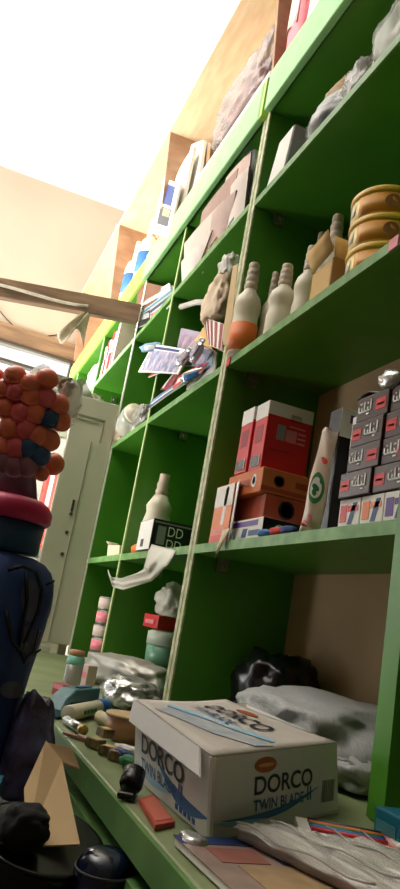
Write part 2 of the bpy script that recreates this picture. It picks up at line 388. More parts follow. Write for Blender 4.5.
GLOW = emit('added_cabinet_glow', (255, 255, 250), 45)  # glow tubes added inside to brighten the cabinet glass
MB().lathe([(0, 0), (.012, 0), (.012, .36), (0, .36)], 12, 0, Matrix.Translation((-.30, .30, cz1-.06))@Matrix.Rotation(pi/2, 4, 'X')).build('added_glow_tube', GLOW, KB)
MB().lathe([(0, 0), (.012, 0), (.012, .5), (0, .5)], 12, 0, Matrix.Translation((-.08, cy1-.05, EYE+.05))).build('added_glow_tube', GLOW, KB)
rq = onX(47, 495, -2.75)
rp = thing('strip_pack', 'red and white striped pack hanging upright behind the cabinet glass', 'pack', (-2.75, rq.y, EYE+.169))
MB().box((-.05, -.02, 0), (.05, .02, .32)).build('pack_body', RED, rp)
MB().box((.0502, -.008, .0), (.052, .006, .32)).build('pale_stripe', WHITE, rp)
tag(MB().box((-.05, -.03, 0), (.05, .03, .34)).build('white_pack', PAPER, None, (-2.80, rq.y+.075, EYE+.169)), 'tall white pack beside the red striped pack behind the glass', 'pack')
tag(blob('paper_wad', (.30, .16, .10), 41, PAPER, None, (-2.80, .42, ZCAB+.002), amp=.35, sub=4), 'crumpled white paper lying on top of the white cabinet', 'paper')
tag(MB().slab(lambda u, v: (-2.52+.06*sin(5*v), .16+.30*v, ZCAB+.004+.05*u+.03*u*sin(12*v)), 6, 16, .002).build('wrap_sheet', GREYF), 'torn clear wrap piece standing on the front of the cabinet top', 'plastic wrap')

# ================================================================== GOODS ON THE RIGHT BAY
def boxpx(name, label, cat, nb, left, right, top, Y0, zb, m, group=None, bevel=.0015, body='carton', rz=0, dmax=None, w=None, d=None, h=None):
    N = onY(*nb, Y0); w = w or max(.006, N.x-onY(*left, Y0).x); d = d or max(.006, onX(*right, N.x).y-Y0)
    d = min(d, BY-.004-Y0); h = h or onY(*top, Y0).z-N.z
    r = thing(name, label, cat, (N.x, Y0, zb), rz, group)
    MB().box((-w, 0, 0), (0, d, h)).build(body, m, r, bevel=bevel)
    return r, w, d, h
def front(r, w, pts, m, nm='printed_patch'):   # on the long front face, a from its left end
    return poly(pts, r, (-w, 0, 0), UX, UZ, m, nm)
def side(r, pts, m, nm='printed_patch'):       # on the end face towards the door
    return poly(pts, r, (0, 0, 0), UY, UZ, m, nm)
G_ = .0012
# --- white bottles
def bottle(label, px, pt, x, sc, lab=None, group='white ribbed-neck bottles'):
    b = onX(*px, x); y = b.y; t = onY(*pt, y); h = t.z-Z4-.001; r = thing('plastic_bottle', label, 'bottle', (x, y, Z4+.001), 0, group)
    R = sc
    prof = [(0, 0), (R*.92, 0), (R, .012), (R, h*.30), (R*.90, h*.36), (R*.90, h*.42), (R*1.0, h*.48), (R*1.0, h*.54), (R*.85, h*.61), (R*.52, h*.67), (R*.44, h*.70), (0, h*.70)]
    MB().lathe(prof, 28).build('bottle_body', OFFW, r)
    c = [(0, h*.70)]; z = h*.70
    for k, rr in enumerate((.50, .48, .45, .40)):
        dz = h*.072; c += [(R*rr*.86, z), (R*rr, z+dz*.25), (R*rr, z+dz*.75), (R*rr*.86, z+dz)]; z += dz
    c += [(0, h*.995)]
    MB().lathe(c, 20).build('ribbed_cap', RIBC, r)
    if lab:
        MB().lathe([(R*.99, h*.03), (R*1.012, h*.03), (R*1.012, h*.315), (R*.99, h*.315)], 28).build('label_sleeve', lab, r)
    return r
bottle('white bottle with the orange label sleeve, nearest the cream shelf post', (240, 352), (253, 265), -1.352, .030, ORANGE)
bottle('plain white bottle half hidden between two others, second from the shelf post', (266, 335), (277, 271), -1.345, .0195)
bottle('plain white bottle standing clear in front, third from the shelf post', (278, 330), (291, 262), -1.215, .029)
bottle('plain white bottle just left of the yellow card, with its cap leaning on others', (303, 316), (318, 242), -1.16, .026)
bottle('white bottle of which only the ribbed neck shows above the yellow card', (315, 290), (328, 228), -1.30, .028)
bottle('white bottle with the tall ribbed cap between yellow card and stacked tins', (329, 285), (344, 210), -1.165, .030)
# --- yellow card display
N = onY(331, 285, .505); r = thing('display_card', 'open tan yellow card box with a torn raised flap before the bottles', 'box', (N.x, .503, Z4+.001), 0)
MB().box((-.070, 0, 0), (-.002, .003, .058)).build('front_panel', TAN, r)
MB().box((-.004, .0, 0), (0, .035, .062)).build('side_panel', mat('tan_card_inner', (170, 130, 80), .7, .08, 10), r)
MB().slab(lambda u, v: (-.070+.068*u, -.002-.016*v, .058+.034*v+.016*u), 3, 3, .002).build('raised_flap', TAN, r)
MB().slab(lambda u, v: (.0-.01*v, .002+.03*u, .063+.045*v), 3, 3, .002).build('raised_flap', TAN, r)
# --- yellow tins
tc = onY(386, 262, .575)
zz = Z4+.001
for i, (lab, dx) in enumerate((('yellow round tin with cookie wrap at the bottom of the stack of three', .0), ('yellow round tin with cookie wrap in the middle of the stack of three', .004), ('yellow round tin with gold lid on top of the stack of three', .010))):
    r = thing('biscuit_tin', lab, 'tin', (tc.x+.006-dx*.5, .565, zz), .3*i, 'stacked yellow biscuit tins')
    R, h = .058, .052
    MB().lathe([(0, 0), (R-.002, 0), (R, .002), (R, h-.012), (0, h-.012)], 40).build('tin_body', YELP, r)
    MB().lathe([(0, h-.012), (R+.002, h-.012), (R+.003, h-.009), (R+.003, h-.003), (R+.0005, h), (R-.003, h-.002), (0, h-.002)], 40).build('lid', YEL, r)
    # wrap band covering the part of the wall towards the door, with a cookie picture
    wb = MB(); n = 24; A0, A1 = -pi/2+.15-.3*i, pi/2+.4-.3*i
    wb.slab(lambda u, v: ((R+.0016)*cos(A0+(A1-A0)*u), (R+.0016)*sin(A0+(A1-A0)*u), .003+(h-.018)*v), n, 1, .001)
    wb.build('wrap_label', mat('amber_wrap', (222, 150, 40), .45, .08, 20), r)
    ck = MB(); am = -.42-.3*i
    ck.add([Vector(((R+.0022)*cos(am+.22*cos(t)), (R+.0022)*sin(am+.22*cos(t)), h*.42+.0125*sin(t))) for t in [2*pi*k/20 for k in range(20)]], [list(range(20))])
    ck.build('cookie_picture', BRNM, r)
    lb = MB(); lb.slab(lambda u, v: ((R+.0008)*cos(-pi/2-.75+.7*u-.3*i), (R+.0008)*sin(-pi/2-.75+.7*u-.3*i), .012+.020*v), 8, 1, .0006); lb.build('pale_picture', OFFW, r)
    zz += h+.001
# price tags on the shelf edges
def ptag(label, px, py, zs, m, w=.02):
    p = onY(px, py, FY-.005); o = MB().box((-w/2, -.001, -.009), (w/2, .001, .009)).build('price_tag', m, None, (p.x, p.y, zs-.009)); tag(o, label, 'tag', 'price tags on the shelf edges')
ptag('small pink price tag on the shelf edge below the yellow tins', 394, 241, Z4, PINK, .022)
ptag('small red price tag on the shelf edge below the orange-labelled bottle', 229, 359, Z4, RED, .02)

# --- red boxes and cartons (shelf below)
r, wA, dA, hA = boxpx('carton_box', 'tall red box with cream top band, nearer of the red pair', 'box', (260, 469), (248, 470), (305, 481), (270, 401), .525, Z3+.143, RED, 'pair of tall red boxes')
top0 = Z3+.143
for rr, ww, dd, hh in ((r, wA, dA, hA),):
    side(rr, rect(.0005, hh*.80, dd-.0005, hh-.0005), PAPER, 'top_band'); front(rr, ww, rect(.0005, hh*.76, ww-.0005, hh-.0005), PAPER, 'top_band')
    side(rr, rect(dd*.50, hh*.76, dd*.74, hh*.87), REDD, 'emblem'); side(rr, rect(dd*.52, hh*.80, dd*.72, hh*.83), WHITE, 'emblem_print')
    side(rr, rect(dd*.24, hh*.46, dd*.42, hh*.68), GREYC, 'picture'); side(rr, rect(dd*.44, hh*.46, dd*.68, hh*.64), PINK, 'pale_text_block')
    side(rr, rect(dd*.10, hh*.30, dd*.60, hh*.32), REDD, 'text_line'); side(rr, rect(dd*.50, hh*.68, dd*.85, hh*.70), PINK, 'text_line')
    for k in range(3): side(rr, rect(dd*.70, hh*(.60-.07*k), dd*.88, hh*(.63-.07*k)), PINK, 'text_line')
    barcode(rr, (-ww*.85, -.0012, hh*.05), UX, UZ, ww*.7, hh*.15); front(rr, ww, rect(ww*.2, hh*.4, ww*.75, hh*.66), REDD, 'text_block')
r2 = r.copy(); COL.objects.link(r2)
for c in list(r.children):
    q = c.copy(); COL.objects.link(q); q.parent = r2
r2.location.x -= wA+.003; r2.location.y -= .004; r2['label'] = 'tall red box with cream top band, the left one nearer the shelf post'
# shelf of cartons below them
r, w_, d_, h_ = boxpx('carton_box', 'flat orange brown carton lying directly under the pair of red boxes', 'box', (260, 492), (236, 486), (303, 497), (262, 468), .520, Z3+.094, ORNB, None, w=.16, d=.19, h=.047)
side(r, rect(.0, .004, d_, .012), BRICK, 'stripe'); side(r, oval(.035, .026, .011, .011), BRN, 'logo'); side(r, oval(.035, .026, .008, .008), ORANGE, 'logo'); side(r, rect(.07, .02, .15, .032), BRICK, 'text_block')
front(r, w_, oval(w_-.035, .024, .010, .013), PAPER, 'logo'); front(r, w_, oval(w_-.035, .024, .006, .008), GRN, 'logo'); front(r, w_, rect(.02, .016, w_-.055, .03), BRICK, 'text_block')
xq = r.location.x
r, w_, d_, h_ = boxpx('carton_box', 'brick brown carton with a round black logo under the flat orange one', 'box', (262, 522), (236, 520), (283, 523), (262, 495), .532, Z3+.042, BRICK, None, w=.13, d=.085, h=.050)
side(r, oval(.045, .027, .017, .017), BLK, 'logo'); side(r, oval(.045, .027, .012, .012), BRICK, 'logo'); side(r, rect(.036, .022, .054, .031), BLK, 'logo')
r, w_, d_, h_ = boxpx('carton_box', 'small orange brown carton with grey label right of the black-logo carton', 'box', (262, 522), (236, 520), (303, 523), (262, 495), .622, Z3+.042, ORNB, None, w=.13, d=.085, h=.050)
r.location.x = xq-.004
side(r, rect(.03, .016, .06, .035), GREYC, 'label'); 
r, w_, d_, h_ = boxpx('carton_box', 'white and purple carton with black end face lying on the shelf edge', 'box', (261, 535), (234, 541), (297, 528), (261, 513), .512, Z3+.001, PAPER, None, w=.155, d=.19, h=.040)
poly(rect(.0005, .0005, d_-.0005, h_-.0005), r, (0, 0, 0), UY, UZ, BLK, 'black_end'); 
poly(oval(.033, .02, .011, .011), r, (.0006, 0, 0), UY, UZ, WHITE, 'logo'); poly(oval(.033, .02, .006, .006), r, (.0012, 0, 0), UY, UZ, BLK, 'logo'); poly(rect(.06, .01, .15, .022), r, (.0006, 0, 0), UY, UZ, BRN, 'text_block')
front(r, w_, rect(.005, .026, w_-.02, .036), PURP, 'stripe'); front(r, w_, rect(.005, .004, .03, .02), SKYB, 'stripe')
front(r, w_, [(.07, .006), (.09, .006), (.094, .022), (.074, .022)], BLUED, 'bold_letter')
front(r, w_, rect(.10, .008, .145, .018), BLUED, 'bold_letters')
# open orange and white box at the post
N = onY(226, 546, .503); r = thing('open_carton', 'open orange and white carton with dark inside and hanging torn flap', 'box', (N.x-.004, .503, Z3+.001), 0)
w_, d_, h_ = .090, .06, .116; t = .0022
MB().box((-w_, 0, 0), (0, t, h_)).build('front_panel', ORANGE, r); MB().box((-w_, d_-t, 0), (0, d_, h_)).build('rear_panel', CARDL, r)
MB().box((-w_, t, 0), (0, d_-t, t)).build('bottom_panel', CARDL, r); MB().box((-w_, t, h_-t), (0, d_-t, h_)).build('top_panel', CARDL, r); MB().box((-w_, t, t), (-w_+t, d_-t, h_-t)).build('end_panel', CARD, r)
front(r, w_, rect(.0, h_*.62, w_, h_-.001), PAPER, 'white_band'); front(r, w_, [(w_*.52, h_*.3), (w_*.66, h_*.3), (w_*.72, h_*.95), (w_*.56, h_*.95)], WHITE, 'white_picture')
front(r, w_, rect(.0, .0, w_, h_*.13), RED, 'red_band'); front(r, w_, rect(.012, h_*.17, w_*.8, h_*.23), PINK, 'text_line')
MB().slab(lambda u, v: (.004+.018*v, .002+.0*u-.004*v, h_-.002-.112*u+.004*v), 3, 3, .0015).build('open_flap', PAPER, r)
MB().slab(lambda u, v: (.004+.035*v*(1-u), .0-.012-.006*u, .02-.045*u*(1+.3*sin(7*v))), 6, 6, .0015).build('torn_flap', CARDL, r)
# small packets in front of the purple carton
for i, (px, py, m, lb) in enumerate(((262, 538, BLUE, 'little blue packet lying at the foot of the purple carton'), (274, 537, RED, 'little red packet lying right of the blue one on the shelf'), (285, 536, BLUED, 'little dark blue packet at the right end of the packet row'))):
    p = onY(px, py, .5); 
    tag(blob('small_packet', (.03, .016, .014), 50+i, m, None, (p.x+.003, FY+.0035, Z3+.0005), rz=.4, amp=.15, sub=3), lb, 'packet', 'little packets before the purple carton')
# sachet with green logo
N = onY(312, 529, .52); r = thing('foil_sachet', 'beige sachet with round green logo and crimped torn top', 'packet', (N.x+.002, .515, Z3+.001), RAD(38))
hS = .165
def sach(u, v):
    wd = .0175*(1-.22*v) ; a = (u-.5)*2
    return (a*wd+.012*v, -.016*(1-a*a)*(1-v*.9)*(1 if v > .05 else .4)+.003*sin(9*v+5*u), hS*v+.004*sin(6*u))
mb = MB(); mb.slab(sach, 14, 20, .012); mb.build('sachet_body', mat('beige_sachet', (212, 190, 168), .35, .1, 24, spec=.5), r)
def on_s(cu, cv, ru, rv, m, nm, off=.0012, n=22):
    b = MB(); vs = [Vector(sach(cu, cv))+Vector((0, -off, 0))]+[Vector(sach(cu+ru*cos(2*pi*k/n), cv+rv*sin(2*pi*k/n)))+Vector((0, -off, 0)) for k in range(n)]
    b.add(vs, [(0, 1+k, 1+(k+1) % n) for k in range(n)]); b.build(nm, m, r)
on_s(.52, .42, .34, .15, GRN, 'logo'); on_s(.52, .42, .24, .10, PAPER, 'logo', .002); on_s(.52, .42, .16, .03, GRN, 'logo', .0028); on_s(.52, .37, .10, .03, GRN, 'logo', .0028)
on_s(.62, .70, .2, .03, RED, 'red_mark', .002); on_s(.3, .06, .2, .025, RED, 'red_mark', .002); on_s(.6, .14, .12, .03, PINK, 'red_mark', .002)
# black tall box with cream top
N = onY(329, 526, .535); r = thing('tall_box', 'tall black box with white purple-lettered top and a tan tipped stick picture', 'box', (N.x-.004, .535, Z3+.001), 0)
w_, d_, h_ = .05, .085, .205
w_ = .035
MB().box((-w_, 0, 0), (0, d_, h_)).build('carton', BLK, r, bevel=.001)
side(r, rect(.0, h_*.77, d_, h_), PAPER, 'white_top'); poly(rect(.016, h_*.89, d_, h_*.955), r, (.0006, 0, 0), UY, UZ, PURP, 'purple_band')
for k in range(3): poly(rect(.02+.018*k, h_*.80, .032+.018*k, h_*.86-.006*(k % 2)), r, (.0006, 0, 0), UY, UZ, BLK, 'bold_letter')
side(r, rect(.03, .0, d_-.004, h_*.40), GREYC, 'grey_panel'); side(r, rect(.038, h_*.36, .052, h_*.58), GREYC, 'stick_picture'); poly(rect(.039, h_*.44, .051, h_*.58), r, (.0006, 0, 0), UY, UZ, mat('ochre', (196, 150, 50), .5, 0), 'stick_tip')
poly(oval(.045, .03, .011, .013), r, (.0006, 0, 0), UY, UZ, BLK, 'logo'); poly(oval(.049, .034, .009, .010), r, (.0012, 0, 0), UY, UZ, GREYC, 'logo')
# white upright box beside it
N = onY(345, 524, .512); r = thing('tall_box', 'upright white box with mauve printed front left of the brown box stack', 'box', (N.x+.003, .512, Z3+.001), 0)
w_, d_, h_ = .016, .075, .165
MB().box((-w_, 0, 0), (0, d_, h_)).build('carton', PAPER, r, bevel=.001)
side(r, rect(.006, .01, d_, h_-.004), mat('mauve', (180, 160, 190), .5, .08, 20), 'mauve_panel'); poly(rect(.01, .05, .03, .07), r, (.0006, 0, 0), UY, UZ, RED, 'red_logo'); poly(rect(.01, .02, .06, .035), r, (.0006, 0, 0), UY, UZ, PURP, 'text_block')
front(r, w_, rect(.003, .04, w_-.003, h_-.03), SKYB, 'pale_band')
# sachet boxes under the brown stack
sx = [(-.858, .052, 'white and red flat box under the left end of the brown stack', RED), (-.804, .050, 'white and orange flat box under the middle of the brown stack', ORANGE), (-.752, .046, 'white and purple flat box under the right end of the brown stack', PURP)]
for x0, ww, lb, mm in sx:
    x0 += .01
    r = thing('flat_box', lb, 'box', (x0+ww-.004, .508, Z3+.001), 0, 'flat white boxes under the brown stack'); hh = .040
    MB().box((-ww, 0, 0), (0, .14, hh)).build('carton', PAPER, r, bevel=.001)
    front(r, ww, rect(.004, .008, .020, .032), mm, 'colour_block'); front(r, ww, [(.024, .004), (.034, .004), (.044, .034), (.034, .034)], BLUED if mm != PURP else PURP, 'slanted_stripe'); front(r, ww, rect(.022, .022, ww-.004, .030), mm, 'text_line')
# brown boxes: columns along x, rows upwards
ARM = WHITE
def script_word(r, o, s, alt):
    # white cursive lettering as strokes: long baseline with teeth and dots
    x, y, z = o; b = MB()
    b.box((x, y-.0008, z), (x+s*2.3, y, z+s*.18))
    for k, (a, hh) in enumerate(((.0, .75), (.55, .55), (1.0, 1.15), (1.6, .5), (2.15, 1.25))): b.box((x+s*a, y-.0008, z), (x+s*(a+.18), y, z+s*hh))
    b.box((x+s*1.55, y-.0008, z-s*.35), (x+s*2.0, y, z-s*.2))
    for a, q in ((.25, .95), (.5, .95), (1.6, .85)) if not alt else ((.4, .85), (1.5, .85), (1.75, .85)): b.box((x+s*a, y-.0008, z+s*q), (x+s*(a+.16), y, z+s*(q+.16)))
    b.build('script_lettering', ARM, r)
zz = Z3+.0425; Hh = .0355
names = {0: 'bottom', 1: 'second', 2: 'third', 3: 'top'}
for row in range(4):
    xa = -.872+.004*row+(.006 if row == 1 else 0)+.02
    for c in range(2):
        ww = .076 if c == 0 else -.7035-xa
        x1 = xa+ww
        r = thing('brown_box', 'dark brown box with red tab and white script, %s row of the stack, %s column' % (names[row], 'left' if c == 0 else 'right'), 'box', (x1, .503+.002*row+(0.003 if c else 0), zz), 0, 'stacked dark brown boxes')
        MB().box((-ww+.001, 0, 0), (0, .15, Hh)).build('carton', BRN, r, bevel=.0012)
        if row % 2 == 0: front(r, ww, rect(.004, .009, .026, .025), RED, 'red_tab'); front(r, ww, rect(.008, .015, .022, .018), PINK, 'tab_lettering'); script_word(r, (-ww+.034, -.0002, .012), .0135, c)
        else: front(r, ww, rect(ww-.028, .009, ww-.005, .025), RED, 'red_tab'); front(r, ww, rect(ww-.024, .015, ww-.009, .018), PINK, 'tab_lettering'); script_word(r, (-ww+.006, -.0002, .012), .0135, c)
        xa = x1+.001
    zz += Hh+.0015
tag(blob('foil_scrap', (.045, .05, .03), 61, SILV, None, (-.775, .53, zz), amp=.3, sub=3), 'crumpled silver foil scrap on top of the brown box stack', 'foil')
tag(MB().slab(lambda u, v: (-.845+.12*u, .51+.10*v, zz+.001+.03*v+.006*sin(8*u)), 8, 4, .0015).build('card_scrap', BRN), 'thin dark card lid bent up behind the silver foil scrap', 'card')

# --- top shelf of that bay
p = onY(284, 168, .51); r = thing('white_folder', 'pale grey upright card box leaning at the left of the upper shelf', 'box', (p.x+.01, .507, Z5+.001), 0)
MB().hexa([(-.09, 0, 0), (0, 0, 0), (0, .11, 0), (-.09, .11, 0), (-.05, 0, .115), (.024, 0, .115), (.024, .11, .115), (-.05, .11, .115)]).build('carton', GREYC, r, bevel=.0015)
MB().hexa([(-.0895, -.002, 0), (-.004, -.002, 0), (-.004, 0, 0), (-.0895, 0, 0), (-.0495, -.002, .114), (.020, -.002, .114), (.020, 0, .114), (-.0495, 0, .114)]).build('white_face', PAPER, r)
p = onY(322, 132, .53); r = thing('wrapped_bundle', 'black and white bundle in clear film with a brown paper crest', 'bundle', (p.x+.03, .56, Z5+.001), .2)
blob('dark_core', (.16, .10, .11), 71, mat('black_white_wrap', (28, 28, 33), .35, 0, 9, rgb2=(190, 188, 182)), r, (0, 0, 0), amp=.3); blob('paper_crest', (.12, .07, .06), 72, CARD, r, (.01, 0, .085), amp=.35)
blob('film_wrap', (.165, .104, .118), 73, GLASS, r, (0, 0, 0), amp=.3)
p = onY(356, 92, .53); tag(blob('plastic_bag', (.09, .09, .12), 74, GREYF, None, (p.x+.01, .555, Z5+.001), amp=.35), 'slim grey translucent bag between the dark bundle and the white bag', 'bag')
p = onY(392, 55, .53); r = thing('plastic_bag', 'bulging white goods in a clear knotted bag at the right of the upper shelf', 'bag', (p.x, .57, Z5+.001), 0)
blob('white_goods', (.13, .10, .12), 75, PAPER, r, amp=.2); blob('film_wrap', (.16, .13, .20), 76, CLEAR, r, amp=.35, taper=.3)
# --- behind the fascia of that bay
for i, (x, m, lb, hh) in enumerate(((-1.335, PINK, 'pink printed bag standing behind the right fascia nearest the post', .42), (-1.235, PAPER, 'white and red bag leaning behind the right fascia', .42), (-1.125, RED, 'red bag at the right edge behind the fascia', .42))):
    r = thing('pouch', lb, 'bag', (x-.002, .548, ZT+.001), 0, 'printed bags behind the right fascia')
    blob('pouch_body', (.088, .10, hh), 80+i, m, r, (0, 0, 0), amp=.12, sub=3)
    MB().slab(lambda u, v: (-.03+.05*u, -.052-.004*sin(6*u), (.20+.14*v)), 5, 5, .001).build('picture', OFFW if m != PAPER else RED, r)

# ================================================================== GOODS ON THE MIDDLE BAYS AND THE LOFT
def quadslab(name, label, cat, cs, th, m, arts=(), group=None, bow=0, edge_m=None, zmin=None, body='cover'):
    P = [onY(*c) for c in cs]; o = sum(P, Vector())/4; Q = [p-o for p in P]
    r = thing(name, label, cat, o, 0, group)
    n = (Q[1]-Q[0]).cross(Q[3]-Q[0]).normalized()
    if n.dot(E0-o) < 0: n = -n
    f = lambda u, v, k=0: (Q[0]*(1-u)+Q[1]*u)*(1-v)+(Q[3]*(1-u)+Q[2]*u)*v+n*(bow*sin(pi*u)+k)
    mb = MB(); N = 8; vs = [f(i/N, j/N) for i in range(N+1) for j in range(N+1)]; bs = [f(i/N, j/N, -th) for i in range(N+1) for j in range(N+1)]
    w = N+1; q = [(i*w+j, (i+1)*w+j, (i+1)*w+j+1, i*w+j+1) for i in range(N) for j in range(N)]; K = w*w
    mb.add(vs+bs, q+[tuple(t+K for t in a) for a in q])
    ring = [i*w for i in range(N+1)]+[N*w+j for j in range(1, w)]+[i*w+N for i in range(N-1, -1, -1)]+[j for j in range(N-1, 0, -1)]
    mb.add(vs+bs, [(a, b, b+K, a+K) for a, b in zip(ring, ring[1:]+ring[:1])], 1)
    mb.build(body, [m, edge_m or PAPER], r)
    for (u0, v0, u1, v1, am) in arts:
        ab = MB(); ab.slab(lambda u, v: f(u0+(u1-u0)*u, v0+(v1-v0)*v, .0009), 4, 2, .0006, smooth=False); ab.build('printed_patch', am, r)
    return r
# --- pinkish folded cards standing in a leaning row
BRNM2 = mat('dull_edge_paper', (120, 100, 88), .9, .1, 20)
gcard = 'leaning row of pinkish folded cards'
cards = [
 ('rosy folded card rising tallest at the back right of the leaning row', [(214, 246, .515), (246, 210, .515), (251, 152, .490), (226, 178, .490)], mat('rosy_paper', (206, 178, 164), .85, .1, 12)),
 ('brownish folded card behind the middle of the leaning row', [(194, 264, .512), (226, 232, .512), (238, 168, .487), (202, 212, .487)], mat('brownish_paper', (166, 138, 124), .85, .1, 12)),
 ('pinkish folded card with a pointed left top in the leaning row', [(184, 278, .509), (206, 256, .509), (224, 200, .484), (184, 244, .484)], CARDP),
 ('pale folded card at the far left end of the leaning row', [(182, 288, .506), (197, 270, .506), (212, 230, .480), (181, 262, .480)], mat('pale_ragged_paper', (222, 206, 194), .85, .1, 12)),
 ('grey pink folded card low in front of the middle of the row', [(207, 256, .503), (229, 228, .503), (236, 190, .478), (212, 214, .478)], mat('grey_pink_paper', (190, 164, 152), .85, .1, 12)),
 ('pale ragged folded card at the front right end of the row', [(226, 236, .503), (244, 212, .503), (249, 166, .478), (231, 186, .478)], MATS['pale_ragged_paper']),
]
for lb, cs, m in cards: quadslab('folded_card', lb, 'card', cs, .004, m, [(.05, .05, .95, .09, GREYC)] if m == CARDP else [(.1, .1, .5, .16, TEAL)], gcard, bow=.004, edge_m=BRNM2, body='sheet')
quadslab('notebook', 'thin grey upright notebook at the right end of the folded card row', 'book', [(243, 206, .512), (252, 196, .512), (255, 149, .512), (241, 154, .512)], .01, GREYD, [(.1, .08, .45, .92, GREYC)], bow=0)
for i, (px, py, lb) in enumerate(((206, 258, 'straw coloured paper shreds at the left foot of the card row'), (222, 240, 'straw coloured paper shreds at the middle foot of the card row'))):
    p = onY(px, py, FY+.0); mb = MB(); rnd = random.Random(i)
    for k in range(26):
        a = Vector((p.x+rnd.uniform(-.06, .06), FY+rnd.uniform(-.004, .004), Z5+.016+rnd.uniform(0, .03))); b = a+Vector((rnd.uniform(-.03, .03), rnd.uniform(-.002, .002), rnd.uniform(-.012, .012))); mb.tube([a, (a+b)/2+Vector((0, -.002, .004)), b], .0012, 5)
    tag(mb.build('paper_shreds', TAN), lb, 'shreds', kind='stuff')
# --- books at the left bay, spine bundle
quadslab('book', 'brown wood-look covered book standing behind the slanting books at the plank end', 'book', [(136, 318, .503), (157, 301, .503), (161, 286, .497), (138, 280, .497)], .010, mat('brown_cover', (128, 86, 60), .6, .12, 40, rgb2=(98, 62, 42), stretch=(3, 3, 30)), [], 'books at the plank end')
for lb, cs, m, m2 in (
 ('black covered book standing upright at the left of the slanting books', [(134, 329, .500), (150, 322, .500), (150, 306, .504), (135, 310, .504)], BLK, GREYC),
 ('white edged book on top of the slanting pile at the plank end', [(136, 309, .497), (170, 289, .497), (169, 283, .505), (138, 303, .505)], PAPER, GREYC),
 ('blue covered book in the middle of the slanting pile', [(140, 316, .500), (173, 291, .500), (172, 285, .508), (140, 309, .508)], TEAL, SKYB),
 ('dark navy book between the blue and the pink slanting books', [(142, 320, .503), (174, 295, .503), (174, 291, .510), (141, 314, .510)], BLUED, GREYD),
 ('pink edged pale book at the bottom of the slanting pile', [(146, 326, .506), (172, 303, .506), (174, 296, .514), (142, 319, .514)], CARDP, PINK)):
    quadslab('book', lb, 'book', cs, .006, m, [(.04, .3, .96, .6, m2)], 'books at the plank end')
# --- loft goods
for x0, x1, h, lb in ((-2.02, -1.46, .170, 'flat white paper stack standing along the top of the green fascia'),):
    r = thing('paper_stack', lb, 'paper', (x0, .502, ZT+.001), 0, None)
    MB().box((0, 0, 0), (x1-x0, .16, h)).build('sheets', PAPER, r, bevel=.003)
    for k in range(3): MB().box((.002, -.0012, h*(.25+.25*k)), (x1-x0-.002, 0, h*(.25+.25*k)+.004)).build('sheet_gap', GREYC, r)
r = thing('plastic_bag', 'big clear knotted bag with pinkish contents on the bare plywood tier', 'bag', (-1.69, .56, ZT+.172), 0)
blob('pink_contents', (.40, .11, .17), 90, mat('pinkish_goods', (170, 112, 112), .6, .1, 30, rgb2=(140, 104, 100)), r, (-.01, 0, .005), amp=.25); blob('film_wrap', (.50, .13, .24), 91, film('dull_grey_film', (165, 152, 146), .55, .25), r, (0, 0, 0), amp=.4, freq=2.8, sub=5)
for lb, cs, m, arts in (
 ('white paper bag standing upright right of the framed comic book', [(166, 226, .505), (180, 214, .505), (194, 146, .515), (172, 190, .515)], PAPER, [(.2, .1, .4, .5, GREYC)]),
 ('taller white paper sheaf with pointed corner in the middle of the loft papers', [(178, 212, .54), (196, 194, .54), (204, 140, .55), (186, 150, .55)], PAPER, [(.3, .2, .36, .9, GREYC)]),
 ('grey edged paper sheaf behind the pointed white one', [(184, 206, .57), (204, 186, .57), (208, 142, .58), (190, 146, .58)], GREYC, [(.1, .6, .9, .7, CARD)])):
    quadslab('paper_sheaf', lb, 'paper', cs, .012, m, arts, 'white paper sheaves on the plywood tier', bow=.01, body='sheets')
quadslab('comic_book', 'white framed booklet with dark pictures leaning at the end of the green fascia', 'book', [(152, 233, .475), (168, 238, .475), (180, 184, .485), (164, 178, .485)], .008, WHITE, [(.18, .18, .85, .5, GREYD), (.18, .55, .8, .92, BLUED), (.4, .35, .8, .48, CARD)])
for i, (x, y, lb) in enumerate(((-2.76, .54, 'blue banded white bottle with pink cap, nearer of the pair on the plywood tier'), (-3.00, .54, 'blue banded white bottle with pink cap, farther of the pair on the plywood tier'))):
    r = thing('plastic_bottle', lb, 'bottle', (x, y, ZT+.001), 0, 'blue banded bottles'); R = .042
    MB().lathe([(0, 0), (R, .002), (R, .22), (R*.8, .25), (R*.4, .27), (0, .27)], 24).build('bottle_body', PAPER, r)
    MB().lathe([(R*1.01, .12), (R*1.02, .12), (R*1.02, .20), (R*1.01, .20)], 24).build('blue_band', BLUE, r); MB().lathe([(R*1.01, .03), (R*1.02, .03), (R*1.02, .09), (R*1.01, .09)], 24).build('pink_band', PINK, r)
    MB().lathe([(0, .27), (R*.45, .27), (R*.4, .345), (0, .345)], 18).build('cap', mat('pale_pink_cap', (236, 200, 185), .5, .04, 8), r); r.scale = (1, 1, 1.25)
q = onY(119, 214, .46); tag(blob('pink_bundle', (.22, .10, .10), 95, PINK, None, (q.x, .50, EYE+1.835+.017), amp=.3), 'small pink and white bundle on top of the plywood board near the end wall', 'bundle')

